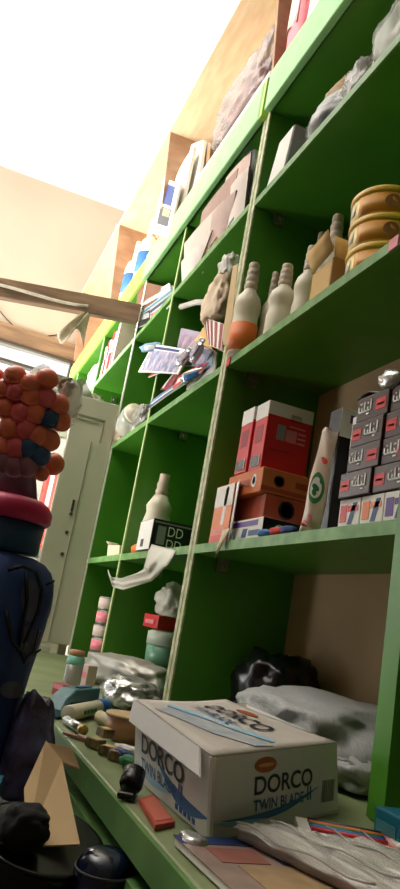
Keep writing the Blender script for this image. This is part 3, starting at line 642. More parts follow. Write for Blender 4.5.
# --- notebooks fanned on the middle shelf of the centre bay
PICP = mat('photo_print', (206, 190, 196), .4, 0, 34, rgb2=(84, 104, 150)); PICM = mat('photo_print_mauve', (200, 176, 180), .4, 0, 30, rgb2=(120, 96, 130))
gm = 'fanned magazines on the middle shelf'
mags = (
 ('large picture magazine jutting out farthest left from the fanned pile', [(138, 372, .478), (178, 374, .482), (190, 350, .494), (153, 344, .49)], PAPER, [(.04, .05, .96, .80, PICP), (.1, .84, .8, .93, BLUED)]),
 ('magazine with pale mauve cover standing at the back top of the fanned pile', [(176, 352, .53), (207, 352, .53), (217, 336, .54), (181, 328, .54)], mat('mauve_cover', (176, 160, 180), .5, .1, 10), [(.08, .1, .92, .75, PICM)]),
 ('tan rolled booklet lying across the top of the fanned pile', [(164, 352, .515), (200, 362, .515), (201, 356, .52), (166, 345, .52)], TAN, []),
 ('pink red edged booklet in the middle of the fanned pile', [(148, 377, .485), (182, 366, .49), (190, 352, .50), (160, 366, .50)], PINK, [(.0, .0, 1, .3, RED), (.3, .5, .8, .8, PAPER)]),
 ('red striped notebook tilted upright lower in the fanned pile', [(160, 390, .487), (176, 371, .487), (183, 367, .497), (170, 390, .497)], REDD, [(.1, .1, .9, .3, PAPER)]),
 ('slate blue magazine under the mauve one at the back of the fanned pile', [(168, 366, .51), (204, 366, .512), (212, 350, .52), (176, 348, .52)], mat('slate_cover', (120, 132, 160), .5, .1, 10), [(.06, .1, .94, .7, PICP)]),
 ('red magazine poking out right above the lowest notebook', [(172, 390, .485), (200, 372, .487), (208, 362, .497), (178, 376, .495)], RED, [(.1, .3, .6, .7, PAPER), (.7, .2, .95, .8, BLUED)]),
 ('dark edged notebook lying lowest across the fanned pile', [(148, 409, .490), (196, 376, .490), (200, 368, .498), (152, 400, .496)], BLUED, [(.05, .3, .95, .5, PAPER), (.05, .65, .95, .75, SKYB)]),
 ('pale blue notebook right in the fanned pile by the cream post', [(186, 390, .495), (214, 372, .495), (217, 350, .53), (192, 366, .53)], GREYC, [(.1, .1, .5, .5, BRICK), (.5, .3, .9, .8, SKYB)]),
)
for lb, cs, m, a in mags: quadslab('magazine', lb, 'magazine', cs, .004, m, a, gm, bow=.003)
for i, (px, py, m, lb) in enumerate(((198, 352, SILV, 'silver sachet at the top of the fanned magazines'), (186, 358, SILV, 'plain silver sachet left among the fanned magazines'), (193, 377, SILV, 'silver and blue sachet lower right among the magazines'), (152, 348, SKYB, 'pale blue crumpled wrapper at the left top of the magazines'))):
    p = onY(px, py, .482); r = thing('sachet', lb, 'sachet', p, .4*i, 'foil sachets on the magazines'); r.rotation_euler = (RAD(20), RAD(-35+8*i), .3*i)
    blob('foil_body', (.075, .016, .028), 100+i, m, r, (0, 0, -.012), amp=.3, sub=3, flat=False)
    MB().slab(lambda u, v: (-.02+.04*u, -.013-.002*sin(5*u), -.006+.014*v), 4, 4, .001).build('printed_patch', WHITE if m != SILV else (BLUE if i == 3 or i == 2 else PICP), r)
r = thing('glass_jar', 'small clear round jar lying on the left end of the magazine shelf', 'jar', onY(134, 404, .50), 0); r.location.z = Z4+.042
T_ = Matrix.Rotation(RAD(70), 4, 'Y')
MB().lathe([(0, -.05), (.036, -.05), (.042, -.04), (.042, .035), (.034, .045)], 24, 0, T_).build('jar_wall', CLEAR, r); MB().lathe([(.034, .045), (.037, .045), (.037, .055), (.0, .055)], 24, 0, T_).build('lid', OFFW, r)
for i, (px, py, sx, m, lb) in enumerate(((146, 396, .13, GREYF, 'greyish crumpled wrapper right of the clear jar'), (122, 416, .16, mat('beige_brown_wrapper', (186, 166, 140), .5, .12, 40, rgb2=(120, 98, 76)), 'brown speckled wrapper bag at the left end of the shelf'), (133, 418, .14, MILK, 'milky wrapper bag below the clear jar on the shelf edge'))):
    p = onY(px, py, .50); tag(blob('wrapper_bag', (sx, .05, .07), 110+i, m, None, (p.x, .505+.012*i, Z4-.003), amp=.4), lb, 'wrapper', 'crumpled wrappers')
# beige cloth bag, striped pack and card strip by the post
r = thing('beige_pouch', 'beige paper bag with a twisted tail stuffed high between magazines and post', 'bag', (-1.555, .505, 1.855), 0)
blob('pouch_body', (.135, .05, .12), 120, mat('beige_paper_bag', (214, 190, 160), .7, .08, 16), r, (0, 0, -.01), amp=.35)
blob('crumpled_top', (.07, .04, .07), 121, MILK, r, (.035, 0, .085), amp=.4)
b = onY(181, 307, .49)-r.location; a = Vector((-.045, 0, .055))
MB().tube([a, (a+b)/2+Vector((0, 0, .008)), b], .008, 8).build('twisted_tail', MILK, r); MB().lathe([(0, 0), (.004, 0), (.004, .0015), (0, .0015)], 10, 0, Matrix.Translation((.0, -.052, .10))@Matrix.Rotation(pi/2, 4, 'X')).build('hole_mark', BLK, r)
r = quadslab('striped_pack', 'pack with red and cream slanting stripes below the beige paper bag', 'pack', [(207, 345, .49), (221, 350, .49), (224, 324, .50), (203, 318, .50)], .03, PAPER, [(.08+.2*k, .02, .18+.2*k, .98, REDD) for k in range(5)], edge_m=CARDP, bow=.006)
r = quadslab('tan_pack', 'tan cone of folded card left of the red striped pack', 'pack', [(194, 341, .487), (212, 349, .487), (208, 328, .497), (202, 330, .497)], .02, TAN, [], edge_m=TAN, bow=.006)
quadslab('card_strip', 'narrow brown card strip leaning upright against the cream shelf post', 'card', [(221, 345, .495), (229, 345, .495), (238, 264, .495), (233, 266, .495)], .003, CARD, [], edge_m=CARD, body='strip')

# --- lower shelf, middle bay
r, w_, d_, h_ = boxpx('black_box', 'black box with bold white letters and crushed white end on the low shelf', 'box', (150, 542), (138, 538), (190, 545), (148, 513), .490, Z3+.001, BLK, None, d=.22)
front(r, w_, rect(.002, .002, w_-.002, h_-.002), PAPER, 'white_end'); poly(rect(w_*.3, .01, w_*.5, .03), r, (-w_, -.0006, 0), UX, UZ, BLK, 'black_mark')
side(r, rect(.014, h_*.22, .036, h_*.80), GREYC, 'pale_label'); text('DD', r, (.0006, .042, h_*.52), UY, UZ, h_*.30, WHITE, w=.040); text('DD', r, (.0006, .042, h_*.16), UY, UZ, h_*.26, WHITE, w=.040); side(r, rect(.004, h_*.88, .19, h_*.93), GREYC, 'text_line')
b = onY(156, 525, .56); t_ = onY(159, 478, .56); r = thing('plastic_bottle', 'white bottle with ribbed cap standing alone behind the black lettered box', 'bottle', (b.x, .56, Z3+.001), 0); h = t_.z-Z3; R = .040
MB().lathe([(0, 0), (R*.92, 0), (R, .012), (R, h*.4), (R*.85, h*.52), (R*.95, h*.6), (R*.5, h*.74), (0, h*.74)], 24).build('bottle_body', OFFW, r)
MB().lathe([(0, h*.74), (R*.45, h*.74), (R*.5, h*.79), (R*.42, h*.82), (R*.47, h*.87), (R*.38, h*.91), (R*.38, h), (0, h)], 18).build('ribbed_cap', RIBC, r)
for x, y, sx, sz, m, lb in ((-2.13, .505, .11, .035, CARDL, 'pale beige carton at the front of the low shelf left of the divider'), (-2.09, .56, .08, .075, CARD, 'taller beige carton behind the pale one left of the divider')):
    r = thing('small_carton', lb, 'box', (x, y, Z3+.001), .1); MB().hexa([(-sx/2, 0, 0), (sx/2, 0, 0), (sx/2, .05, 0), (-sx/2, .05, 0), (-sx/2-.01, 0, sz), (sx/2-.01, 0, sz*.9), (sx/2-.01, .05, sz*.9), (-sx/2-.01, .05, sz)]).build('carton', m, r, bevel=.001)
    MB().slab(lambda u, v: (-sx/2-.01-.03*u, .002+.04*v, sz+.012*u), 3, 3, .0012).build('open_flap', m, r)
tag(blob('orange_packet', (.10, .03, .028), 130, ORANGE, None, (-1.885, .515, Z3+.001), amp=.2, sub=3), 'small orange red packet lying between divider and black lettered box', 'packet')
# plastic sheet hanging from the shelf edge
path = [(163, 547, 26), (157, 562, 22), (150, 574, 15), (138, 579, 12), (122, 584, 11), (112, 582, 9), (108, 571, 3)]
def hang(u, v):
    k = u*(len(path)-1); i = min(int(k), len(path)-2); f = k-i; A = path[i]; B = path[i+1]
    px = A[0]+(B[0]-A[0])*f; py = A[1]+(B[1]-A[1])*f; wd = A[2]+(B[2]-A[2])*f
    dx, dy = B[0]-A[0], B[1]-A[1]; L = math.hypot(dx, dy); nx, ny = (1, .25) if i < 2 else (.2, 1)
    return onY(px+nx*(v-.5)*wd, py+ny*(v-.5)*wd, .495-.014*min(1, u*5)+.005*min(1, u*5)*sin(11*v+7*u))
hb = MB(); hb.slab(hang, 30, 10, .0012); tag(hb.build('plastic_sheet', MILK), 'torn milky plastic sheet hanging off the low shelf below the black box', 'plastic sheet')

# --- on the counter inside the middle bays
r = thing('plastic_bag', 'clear bag bulging over the stack of red packs and green tub by the post', 'bag', (-1.745, .60, 1.112), 0); blob('film_body', (.115, .09, .085), 140, MILK, r, amp=.35)
for z0, h, m, lb in ((ZC+.001, .05, REDD, 'red wrapped pack at the bottom of the pile beside the post'), (1.078, .033, RED, 'red flat pack on top of the green tinted tub')):
    r = thing('red_pack', lb, 'pack', (-1.765, .59, z0), .1, 'red packs in the tub pile'); blob('pack_body', (.09, .07, h*1.15), 141, m, r, amp=.08, sub=3) if z0 < 1 else MB().box((-.055, -.04, 0), (.04, .04, h)).build('pack_body', m, r, bevel=.003)
    MB().box((-.035, -.043, h*.3), (.02, -.0405, h*.6)).build('printed_patch', PINK, r)
r = thing('food_tub', 'translucent green bottomed tub between the two red packs by the post', 'tub', (-1.755, .605, .99), 0)
MB().lathe([(0, 0), (.044, 0), (.054, .01), (.056, .05), (0, .05)], 24).build('tub_body', mat('sea_green_tub', (110, 160, 130), .3, .08, 10), r); MB().lathe([(0, .05), (.058, .05), (.058, .08), (.045, .086), (0, .086)], 24).build('lid', mat('pale_tub_lid', (190, 200, 180), .4, .05, 10), r)
x0 = onY(99, 660, .54).x
for k in range(5):
    r = thing('food_can', ('lowest', 'second lowest', 'middle', 'second highest', 'topmost')[k]+' pink can in the stack left of the thin divider', 'can', (x0+(-.003, .004, -.002, .003, 0)[k], .54, ZC+.001+k*.041), k, 'stack of pink cans')
    MB().lathe([(0, 0), (.033, 0), (.035, .003), (.035, .037), (.033, .040), (0, .040)], 24).build('can_wall', STEEL, r); MB().lathe([(.0352, .005), (.0358, .005), (.0358, .035), (.0352, .035)], 24).build('paper_label', PINK if k % 2 else CARDP, r)

# --- books and papers on the far lime lit bay
for i, (x, w_, h, m, lb) in enumerate(((-3.10, .03, .17, PAPER, 'white spined book at the far left of the lime lit book row'), (-3.06, .03, .19, REDD, 'dark red book second from left in the lime lit row'), (-3.02, .03, .18, PAPER, 'white book between the two red ones in the lime lit row'), (-2.975, .035, .20, RED, 'bright red book in the middle of the lime lit row'), (-2.93, .035, .19, PINK, 'pink spined book right of the bright red one'), (-2.88, .04, .21, CARDP, 'pale pinkish book at the right end of the lime lit row'))):
    r = thing('book', lb, 'book', (x, .505, Z5+.0125), 0, 'books on the far lime lit shelf'); MB().box((0, 0, 0), (w_-.004, .15, h)).build('cover', m, r, bevel=.001); MB().box((.003, .01, h), (w_-.007, .148, h+.001)).build('pages', WHITE, r)
    MB().box((.004, -.0008, h*.5), (w_-.008, 0, h*.8)).build('spine_label', WHITE if m != PAPER else GREYD, r)
tag(blob('paper_bundle', (.34, .14, .20), 200, PAPER, None, (-3.45, .58, Z5+.0125), amp=.3), 'heap of white paper on the farthest lime lit shelf', 'paper')

# ================================================================== ON THE COUNTER
Zc = ZC+.001
# --- white razor carton (old and sheared), with its open lid
BOXW = mat('white_carton', (214, 210, 204), .6, .05, 10); INK = mat('logo_ink', (28, 30, 42), .5, 0); INKB = mat('logo_blue', (40, 84, 130), .5, 0); SWB = mat('swoosh_blue', (48, 108, 160), .5, .12, 18); BRZ = mat('bronze_oval', (168, 84, 40), .5, .08, 20); LIDW = mat('aged_carton_lid', (196, 186, 176), .7, .08, 9)
n_ = onZ(209, 842, Zc); l_ = onZ(134, 776, Zc); r_ = onZ(338, 813, Zc)
n_.z = l_.z = r_.z = 0; f_ = l_+r_-n_
hN = 0.066
bxr = thing('razor_carton', 'open white cardboard carton printed with black letters and blue swooshes on the counter', 'box', (n_.x, n_.y, Zc))
BO = Vector((n_.x, n_.y, Zc))
L = l_-n_; Rr = r_-n_; O = Vector((0, 0, 0)); lu, ru = L.normalized(), Rr.normalized()
Nt, Rt, Lt = onZ(213, 758, Zc+hN)-BO, onZ(337, 743, Zc+hN)-BO, onZ(136, 704, Zc+hN)-BO
B = L+Rr; Bt = Lt+Rt-Nt
t = .003
def wall(a, b, at_, bt_, nm):
    m = MB(); m.slab(lambda u, v: (a*(1-u)+b*u)*(1-v)+(at_*(1-u)+bt_*u)*v, 12, 12, t, smooth=False); return m.build(nm, BOXW, bxr)
wall(L, O, Lt, Nt, 'long_panel'); wall(O, Rr, Nt, Rt, 'end_panel'); wall(B, L, Bt, Lt, 'end_panel'); wall(Rr, B, Rt, Bt, 'long_panel')
m = MB(); m.add([O, L, B, Rr], [(0, 1, 2, 3)]); m.add([O+UZ*t, L+UZ*t, B+UZ*t, Rr+UZ*t], [(0, 1, 2, 3)]); m.build('bottom_panel', CARD, bxr)
upL = Lt-L
def facefn(p00, p10, p11, p01):
    n = (p10-p00).cross(p01-p00).normalized()
    return lambda a, b, k=0: (p00*(1-a)+p10*a)*(1-b)+(p01*(1-a)+p11*a)*b+n*k
fE = facefn(O, Rr, Rt, Nt); fL = facefn(L, O, Nt, Lt)
def fpoly(f, pts, m, nm, k=.0006):
    k_ = len(pts); top = [f(a, b, k) for a, b in pts]; bot = [f(a, b, k-.0005) for a, b in pts]
    mb = MB(); mb.add(top+bot, [list(range(k_))]+[(i, (i+1) % k_, (i+1) % k_+k_, i+k_) for i in range(k_)]); return mb.build(nm, m, bxr)
def ftext(f, s_, a0, b0, a1, b1, m):
    tx = text(s_, bxr, (0, 0, 0), UX, UY, 1, m, 'brand_lettering', w=1, bold=.02, th=0)
    for p in tx.data.vertices: p.co = f(a0+(a1-a0)*p.co.x, b0+(b1-b0)*p.co.y, .0009)
def logo(f, a0, a1, b0, b1):
    W = a1-a0; h = b1-b0
    ftext(f, 'DORCO', a0, b0, a1, b1, INK); ftext(f, 'TWIN BLADE', a0, b0-h*.85, a0+W*.84, b0-h*.25, INKB); ftext(f, 'II', a0+W*.90, b0-h*.80, a0+W*.98, b0-h*.02, INKB)
    fpoly(f, oval(a0+W*.17, b1+h*.55, W*.17, h*.42), BRZ, 'oval_logo'); fpoly(f, oval(a0+W*.17, b1+h*.55, W*.12, h*.10), mat('oval_pale', (206, 150, 104), .5, 0), 'oval_mark', .0011)
def crescent(a0, a1, b0, b1, d0, d1, n=16):
    up = [(a0+(a1-a0)*k/n, b0+(b1-b0)*k/n-d0*sin(pi*k/n)) for k in range(n+1)]
    lo = [(a0+(a1-a0)*k/n, b0+(b1-b0)*k/n-d1*sin(pi*k/n)) for k in range(n, -1, -1)]
    return up+lo[1:-1]
logo(fE, .27, .74, .46, .70)
fpoly(fE, crescent(.06, .80, .22, .42, .08, .17), SWB, 'blue_swoosh'); fpoly(fE, crescent(.0, .36, .22, .15, .0, .07), SKYB, 'blue_swoosh', .0009)
barcode(bxr, fE(.82, .20, .0008), Rr, Nt, Rr.length*.12, hN*.36, mat('grey_ink', (90, 88, 86), .6, 0))
logo(fL, .13, .72, .40, .66)
fpoly(fL, crescent(.38, .995, .44, .26, .06, .24), SWB, 'blue_swoosh'); fpoly(fL, crescent(.03, .6, .22, .20, .04, .12), SKYB, 'blue_swoosh', .0009)
for k in range(5): fpoly(fL, rect(.62+.05*k, .05, .65+.05*k, .12), INKB, 'fine_print')
# lid lying over the open top, far edge a little raised
tB = (BO+Bt-E0).dot(F_)
c0 = Nt+Vector((0, 0, .002)); c1 = Rt+Vector((0, 0, .001)); c3 = Lt+Vector((0, 0, .004)); c2 = at(226, 700, tB)-BO
def lidp(u, v): return (c0*(1-u)+c1*u)*(1-v)+(c3*(1-u)+c2*u)*v+Vector((0, 0, .003*sin(pi*v)*sin(pi*u)+.0015*sin(5*u+2*v)*v))
lm = MB(); lm.slab(lidp, 14, 14, .002); lid = lm.build('lid_flap', LIDW, bxr)
def onlid(pl, mm, nm):
    b = MB(); vs = [lidp(u, v)+Vector((0, 0, .0012)) for u, v in pl]; k = len(vs)
    b.add(vs+[p-UZ*.0005 for p in vs], [list(range(k))]+[(i, (i+1) % k, (i+1) % k+k, i+k) for i in range(k)]); b.build(nm, mm, lid)
def lidtext(s_, u0, v0, u1, v1, du, mm):      # lettering draped on the bowed sheet, runs towards the near corner, upright towards the far edge
    tx = text(s_, lid, (0, 0, 0), UX, UY, 1, mm, 'brand_lettering', w=1, bold=.02, th=0)
    for p in tx.data.vertices:
        a, b = p.co.x, p.co.y; p.co = lidp(u0+(u1-u0)*a+du*b, v0+(v1-v0)*a)+Vector((0, 0, .0014))
lidtext('DORCO', .50, .80, .50, .22, .19, INK); lidtext('TWIN BLADE', .36, .80, .36, .36, .09, INKB)
onlid([(.80+.06*cos(a), .60+.10*sin(a)) for a in [2*pi*k/20 for k in range(20)]], BRZ, 'oval_logo')
def lband(pts, mm): onlid(pts, mm, 'blue_swoosh')
lband([(.03, .75), (.10, .5), (.16, .25), (.30, .04), (.42, .02), (.30, .25), (.24, .5), (.14, .75)], mat('faded_swoosh', (140, 158, 178), .6, .12, 60, rgb2=(180, 178, 174)))
lband([(.16, .80), (.26, .5), (.34, .25), (.46, .06), (.50, .08), (.40, .3), (.32, .55), (.2, .85)], SKYB)
# side flap folded out over the long face
lo_ = -ru*.003
g0 = Lt+Vector((0, 0, .005))+lo_; g1 = Nt*.90+Lt*.10+Vector((0, 0, .002))+lo_; g3 = Lt-upL*.26+lo_*3; g2 = Nt*.95+Lt*.05-upL*.22+lo_*3.5
fl = MB(); fl.slab(lambda u, v: (g0*(1-u)+g1*u)*(1-v)+(g3*(1-u)+g2*u)*v, 6, 4, .002, smooth=False); fl.build('side_flap', BOXW, bxr)

# --- sack and black bag behind the carton
wm = mat('woven_striped_sack', (172, 170, 164), .6, .06, 20, rgb2=(140, 140, 142), stretch=(3, 90, 3))
p = onZ(325, 792, Zc); r = thing('woven_sack', 'pale woven plastic sack with thin stripes slumped behind the white carton', 'sack', (-.98, .605, Zc), 0)
sk = blob('sack_body', (.34, .22, .105), 150, wm, r, amp=.22)
sb = MB()
blob('folded_mouth', (.10, .15, .05), 151, wm, r, (.16, -.01, .0), amp=.3)
tag(blob('black_bag', (.18, .14, .15), 152, BLKP, None, (-1.25, .655, Zc), amp=.32), 'crumpled black plastic bag in the back corner behind the carton', 'bag')
# --- coloured pencil pack
a, b, c, d = [onZ(x, y, Zc) for x, y in ((322, 850), (352, 852), (364, 812), (318, 828))]
r = thing('pencil_pack', 'flat pack of coloured pencils at the foot of the right upright', 'pack', (-.597, .415, Zc), RAD(66)); r.scale = (.72, .72, .72)
MB().box((-.075, -.035, 0), (.075, .035, .012)).build('card_sleeve', PAPER, r, bevel=.001)
for k, mm in enumerate((RED, BLUE, GRN, ORANGE, BLK)): MB().tube([(-.06, -.024+.011*k, .0142), (.02, -.022+.011*k, .0142), (.034, -.022+.011*k, .0142)], .0030, 6).build('pencil_picture', mm, r)
MB().box((.035, -.03, .012), (.07, .03, .0128)).build('red_label', RED, r); MB().box((.045, -.02, .0128), (.06, .02, .0134)).build('label_print', WHITE, r)
# --- coloured booklet and film packs in the foreground
r = thing('booklet', 'colourful printed booklet lying at the counter edge before the white carton', 'book', (-.488, .284, Zc), RAD(3))
MB().box((-.075, -.055, 0), (.075, .055, .006)).build('pages', PAPER, r, bevel=.001); MB().box((-.076, -.056, .006), (.076, .056, .0068)).build('cover', mat('dull_cover', (160, 136, 124), .45, .15, 40), r)
for (x0, y0, x1, y1, mm, nm) in ((-.076, -.056, -.058, .056, BLUED, 'blue_band'), (-.05, -.04, -.02, .0, mat('dull_rose', (160, 100, 88), .5, .15, 50), 'picture_block'), (-.015, -.03, .03, .03, mat('dull_tan', (176, 146, 110), .5, .15, 50), 'picture_block'), (-.05, .01, -.02, .045, mat('slate_blue', (120, 120, 150), .5, .1, 20), 'picture_block'), (.035, -.045, .07, .0, MATS['dull_rose'], 'picture_block'), (.035, .01, .07, .05, PINK, 'picture_block')):
    MB().box((x0, y0, .0068), (x1, y1, .0073)).build(nm, mm, r)
for i, (px, py, rz, sx, sy, z, lb) in enumerate(((300, 878, .35, .13, .06, 0.009, 'clear film packet lying over the booklet, left of the film packets'), (345, 868, .30, .11, .09, .001, 'clear film packet with white contents, middle of the film packets'), (385, 874, .25, .12, .09, .001, 'clear film packet at the foot of the right upright, rightmost of the film packets'))):
    p = onZ(px, py, Zc); r = thing('film_packet', lb, 'packet', (p.x, p.y+.02, Zc+z), rz, 'clear film packets on the counter')
    m = MB(); m.slab(lambda u, v: (-sx/2+sx*u, -sy/2+sy*v, .006+.002*sin(pi*v)*sin(pi*u)), 10, 16, .006); m.build('contents', mat('pale_contents', (150, 136, 124), .5, .2, 30), r)
    m = MB(); m.slab(lambda u, v: (-sx*.54+sx*1.08*u, -sy*.55+sy*1.1*v, .008+.003*sin(pi*v)*sin(pi*u)+.004*noise.noise(Vector((u*3+i, v*14+u*5, i*3.1)))), 40, 60, .0008); m.build('film_wrap', film('thin_film', (225, 222, 212), .34, .10) if i == 0 else MATS['thin_film'], r)
    for v0 in (-.54, .10): MB().tube([(-sx*.5+sx*k/12, sy*(v0+.03*sin(k*.7+i)), .012+.002*sin(k*1.1+i)) for k in range(13)], .0010, 5).build('film_fold', MATS['grey_plastic_film'], r)

# --- small stock left of the carton
r = thing('water_bottle', 'small clear bottle with brown cap and mint sleeve at the far counter end', 'bottle', (-1.475, .318, Zc), 0); 
MB().lathe([(0, 0), (.017, 0), (.018, .004), (.018, .05), (0, .05)], 20).build('bottle_wall', GREYF, r); MB().lathe([(.0182, .050), (.0185, .052), (.0165, .066), (.0, .066)], 20).build('mint_sleeve', MINT, r); MB().lathe([(0, .066), (.0155, .066), (.0155, .077), (0, .077)], 20).build('cap', COOK, r)
r = thing('pink_box', 'small upright pink box standing between the clear bottle and the pink cans', 'box', (-1.57, .372, Zc), .2); MB().box((-.015, -.01, 0), (.015, .012, .045)).build('carton', CARDP, r, bevel=.001); MB().box((-.010, -.0106, .018), (.010, -.01, .03)).build('label', PINK, r)
p = onZ(51, 695, Zc); r = thing('red_box', 'little red and pink box lying left of the clear bottle', 'box', (p.x, p.y+.02, Zc), .3); MB().box((-.02, -.012, 0), (.02, .012, .022)).build('carton', REDD, r, bevel=.001); MB().box((-.018, -.0124, .012), (.018, -.012, .02)).build('label', PINK, r)
# teal dispenser
a = onZ(60, 719, Zc); b = onZ(97, 713, Zc); u = (b-a); th_ = math.atan2(u.y, u.x); wd = u.length
r = thing('teal_case', 'teal plastic case with sloping ends and a slot in its top', 'case', (a.x, a.y, Zc), th_)
hh = .040; m = MB(); prof = [(-.004, 0), (wd+.002, 0), (wd-.004, hh), (wd*.30, hh), (wd*.12, hh*.74), (.0, hh*.3)]
dd = .028
sgn = 1 if Vector((-u.y, u.x, 0)).x < 0 else -1
k = len(prof); vs = [(x, 0, z) for x, z in prof]+[(x, sgn*dd, z) for x, z in prof]
m.add(vs, [list(range(k)), [i+k for i in range(k)][::-1]]+[(i, i+k, (i+1) % k+k, (i+1) % k) for i in range(k)]); m.build('case_body', TEAL, r, bevel=.003)
MB().box((wd*.45, sgn*dd*.35-.004, hh), (wd*.80, sgn*dd*.35+.004, hh+.002)).build('slot_lip', NAVY, r); MB().box((wd*.2, -sgn*.001-.0006, .008), (wd*.95, -sgn*.001+.0006, hh*.55)).build('dark_opening', mat('dark_teal_shadow', (24, 56, 66), .6, 0), r)
# white tube with green print and blue cap
a = onZ(66, 722, Zc); b = onZ(104, 713, Zc); u = b-a; ln = u.length; rr = .0115
r = thing('cream_tube', 'white tube with green print and blue cap lying before the teal case', 'tube', (a.x, a.y, Zc+rr), math.atan2(u.y, u.x))
Tx = Matrix.Rotation(pi/2, 4, 'Y'); MB().lathe([(0, 0), (rr*.96, 0), (rr, .002), (rr, ln*.76), (0, ln*.76)], 20, 0, Tx).build('tube_body', OFFW, r); MB().lathe([(0, ln*.76), (rr*1.05, ln*.76), (rr*1.05, ln*.98), (rr*.8, ln), (0, ln)], 20, 0, Tx).build('cap', BLUE, r)
for q in range(4): MB().box((ln*(.22+.09*q), -rr*1.06, -rr*.35+.002), (ln*(.28+.09*q), -rr*.92, rr*.3)).build('green_print', GRN, r)
# bags
tag(blob('silver_bag', (.15, .10, .055), 160, SILV, None, (-1.33, .40, Zc), amp=.3), 'crinkled silver foil bag lying right of the teal case', 'bag')
tag(blob('silver_pouch', (.30, .12, .075), 161, mat('grey_silver_pouch', (176, 172, 162), .35, .1, 14, metal=.35), None, (-1.62, .47, Zc), rz=.25, amp=.25), 'long grey silver pouch lying behind the crinkled foil bag', 'bag')
# tan bowl, roll
p = onZ(124, 744, Zc); r = thing('clay_bowl', 'small tan bowl beside the left wall of the white carton', 'bowl', (p.x-.022, p.y+.010, Zc), 0); r.scale = (1.1, 1.1, 1.05)
MB().lathe([(0, 0), (.019, 0), (.028, .012), (.031, .030), (.0285, .030), (.025, .013), (.016, .005), (0, .005)], 32).build('bowl_wall', COOK, r); MB().lathe([(.0285, .0295), (.032, .0295), (.032, .0325), (.0285, .0325)], 32).build('rim', CARD, r)
a = onZ(92, 722, Zc); b = onZ(107, 730, Zc); u = b-a
r = thing('paper_roll', 'short beige roll lying between the white tube and the tan bowl', 'roll', (a.x, a.y+.01, Zc+.009), math.atan2(u.y, u.x)); MB().lathe([(0, 0), (.009, 0), (.009, u.length*1.1), (0, u.length*1.1)], 18, 0, Tx).build('roll_body', mat('beige_roll', (196, 184, 150), .7, .06, 20), r); MB().lathe([(.003, u.length*1.1), (.006, u.length*1.1), (.006, u.length*1.1+.0006), (.003, u.length*1.1+.0006)], 14, 0, Tx).build('core', CARD, r)
a = onZ(60, 724, Zc); b = onZ(77, 735, Zc); u = b-a
r = thing('silver_battery', 'silver cylinder with gold end lying on the counter edge left of the tube', 'battery', (a.x, a.y+.008, Zc+.0065), math.atan2(u.y, u.x)); MB().lathe([(0, 0), (.0065, 0), (.0065, u.length*.86), (0, u.length*.86)], 18, 0, Tx).build('battery_body', SILV, r); MB().lathe([(0, u.length*.86), (.0064, u.length*.86), (.0064, u.length), (0, u.length)], 18, 0, Tx).build('gold_end', mat('brass', (190, 160, 90), .35, .05, 20, metal=.6), r)
a = onZ(60, 734, Zc); b = onZ(86, 742, Zc); u = b-a
r = thing('pink_stick', 'flat pinkish stick lying along the edge below the silver cylinder', 'stick', (a.x, a.y+.004, Zc), math.atan2(u.y, u.x)); MB().hexa([(0, -.002, 0), (u.length, -.006, 0), (u.length, .006, 0), (0, .002, 0), (0, -.002, .003), (u.length, -.006, .005), (u.length, .006, .005), (0, .002, .003)]).build('stick_body', mat('dull_pink', (186, 130, 110), .6, .08, 20), r, bevel=.0008); MB().box((u.length*.55, -.004, .005), (u.length*.95, .004, .0055)).build('printed_patch', CARDP, r)
OL = mat('olive_brown_print', (138, 120, 70), .6, .15, 90, rgb2=(78, 62, 38))
for i, (px, py, z, rz, lb) in enumerate(((90, 747, 0, .5, 'olive brown matchbox left in the pile before the tan bowl'), (104, 755, 0, .9, 'olive brown matchbox right in the pile before the tan bowl'), (98, 746, .0115, .2, 'matchbox lying on top of the two others before the bowl'), (113, 760, 0, 1.2, 'matchbox nearest the carton wall, right end of the pile'))):
    p = onZ(px, py, Zc); r = thing('matchbox', lb, 'matchbox', (p.x, p.y+.006, Zc+z), rz, 'matchboxes before the tan bowl'); MB().box((-.013, -.009, 0), (.013, .009, .0105)).build('sleeve', OL, r, bevel=.0008); MB().box((-.009, -.006, .0105), (.009, .006, .0110)).build('label', TAN, r); MB().box((-.0135, -.007, .0015), (-.013, .007, .009)).build('tray_end', CARDL, r); r.scale = (.85, .85, 1)
for i, (px, py, m, lb) in enumerate(((117, 762, BLUED, 'dark blue sachet on the counter beside the carton wall'), (122, 757, PAPER, 'white twisted sachet above the dark blue one'), (128, 770, GRN, 'small green wrapper squeezed against the carton wall'))):
    p = onZ(px, py, Zc); r = thing('sachet', lb, 'sachet', (p.x-.008, p.y+.006, Zc), .6, 'sachets by the carton wall'); blob('foil_body', (.034, .016, .014), 170+i, m, r, amp=.3, sub=3)
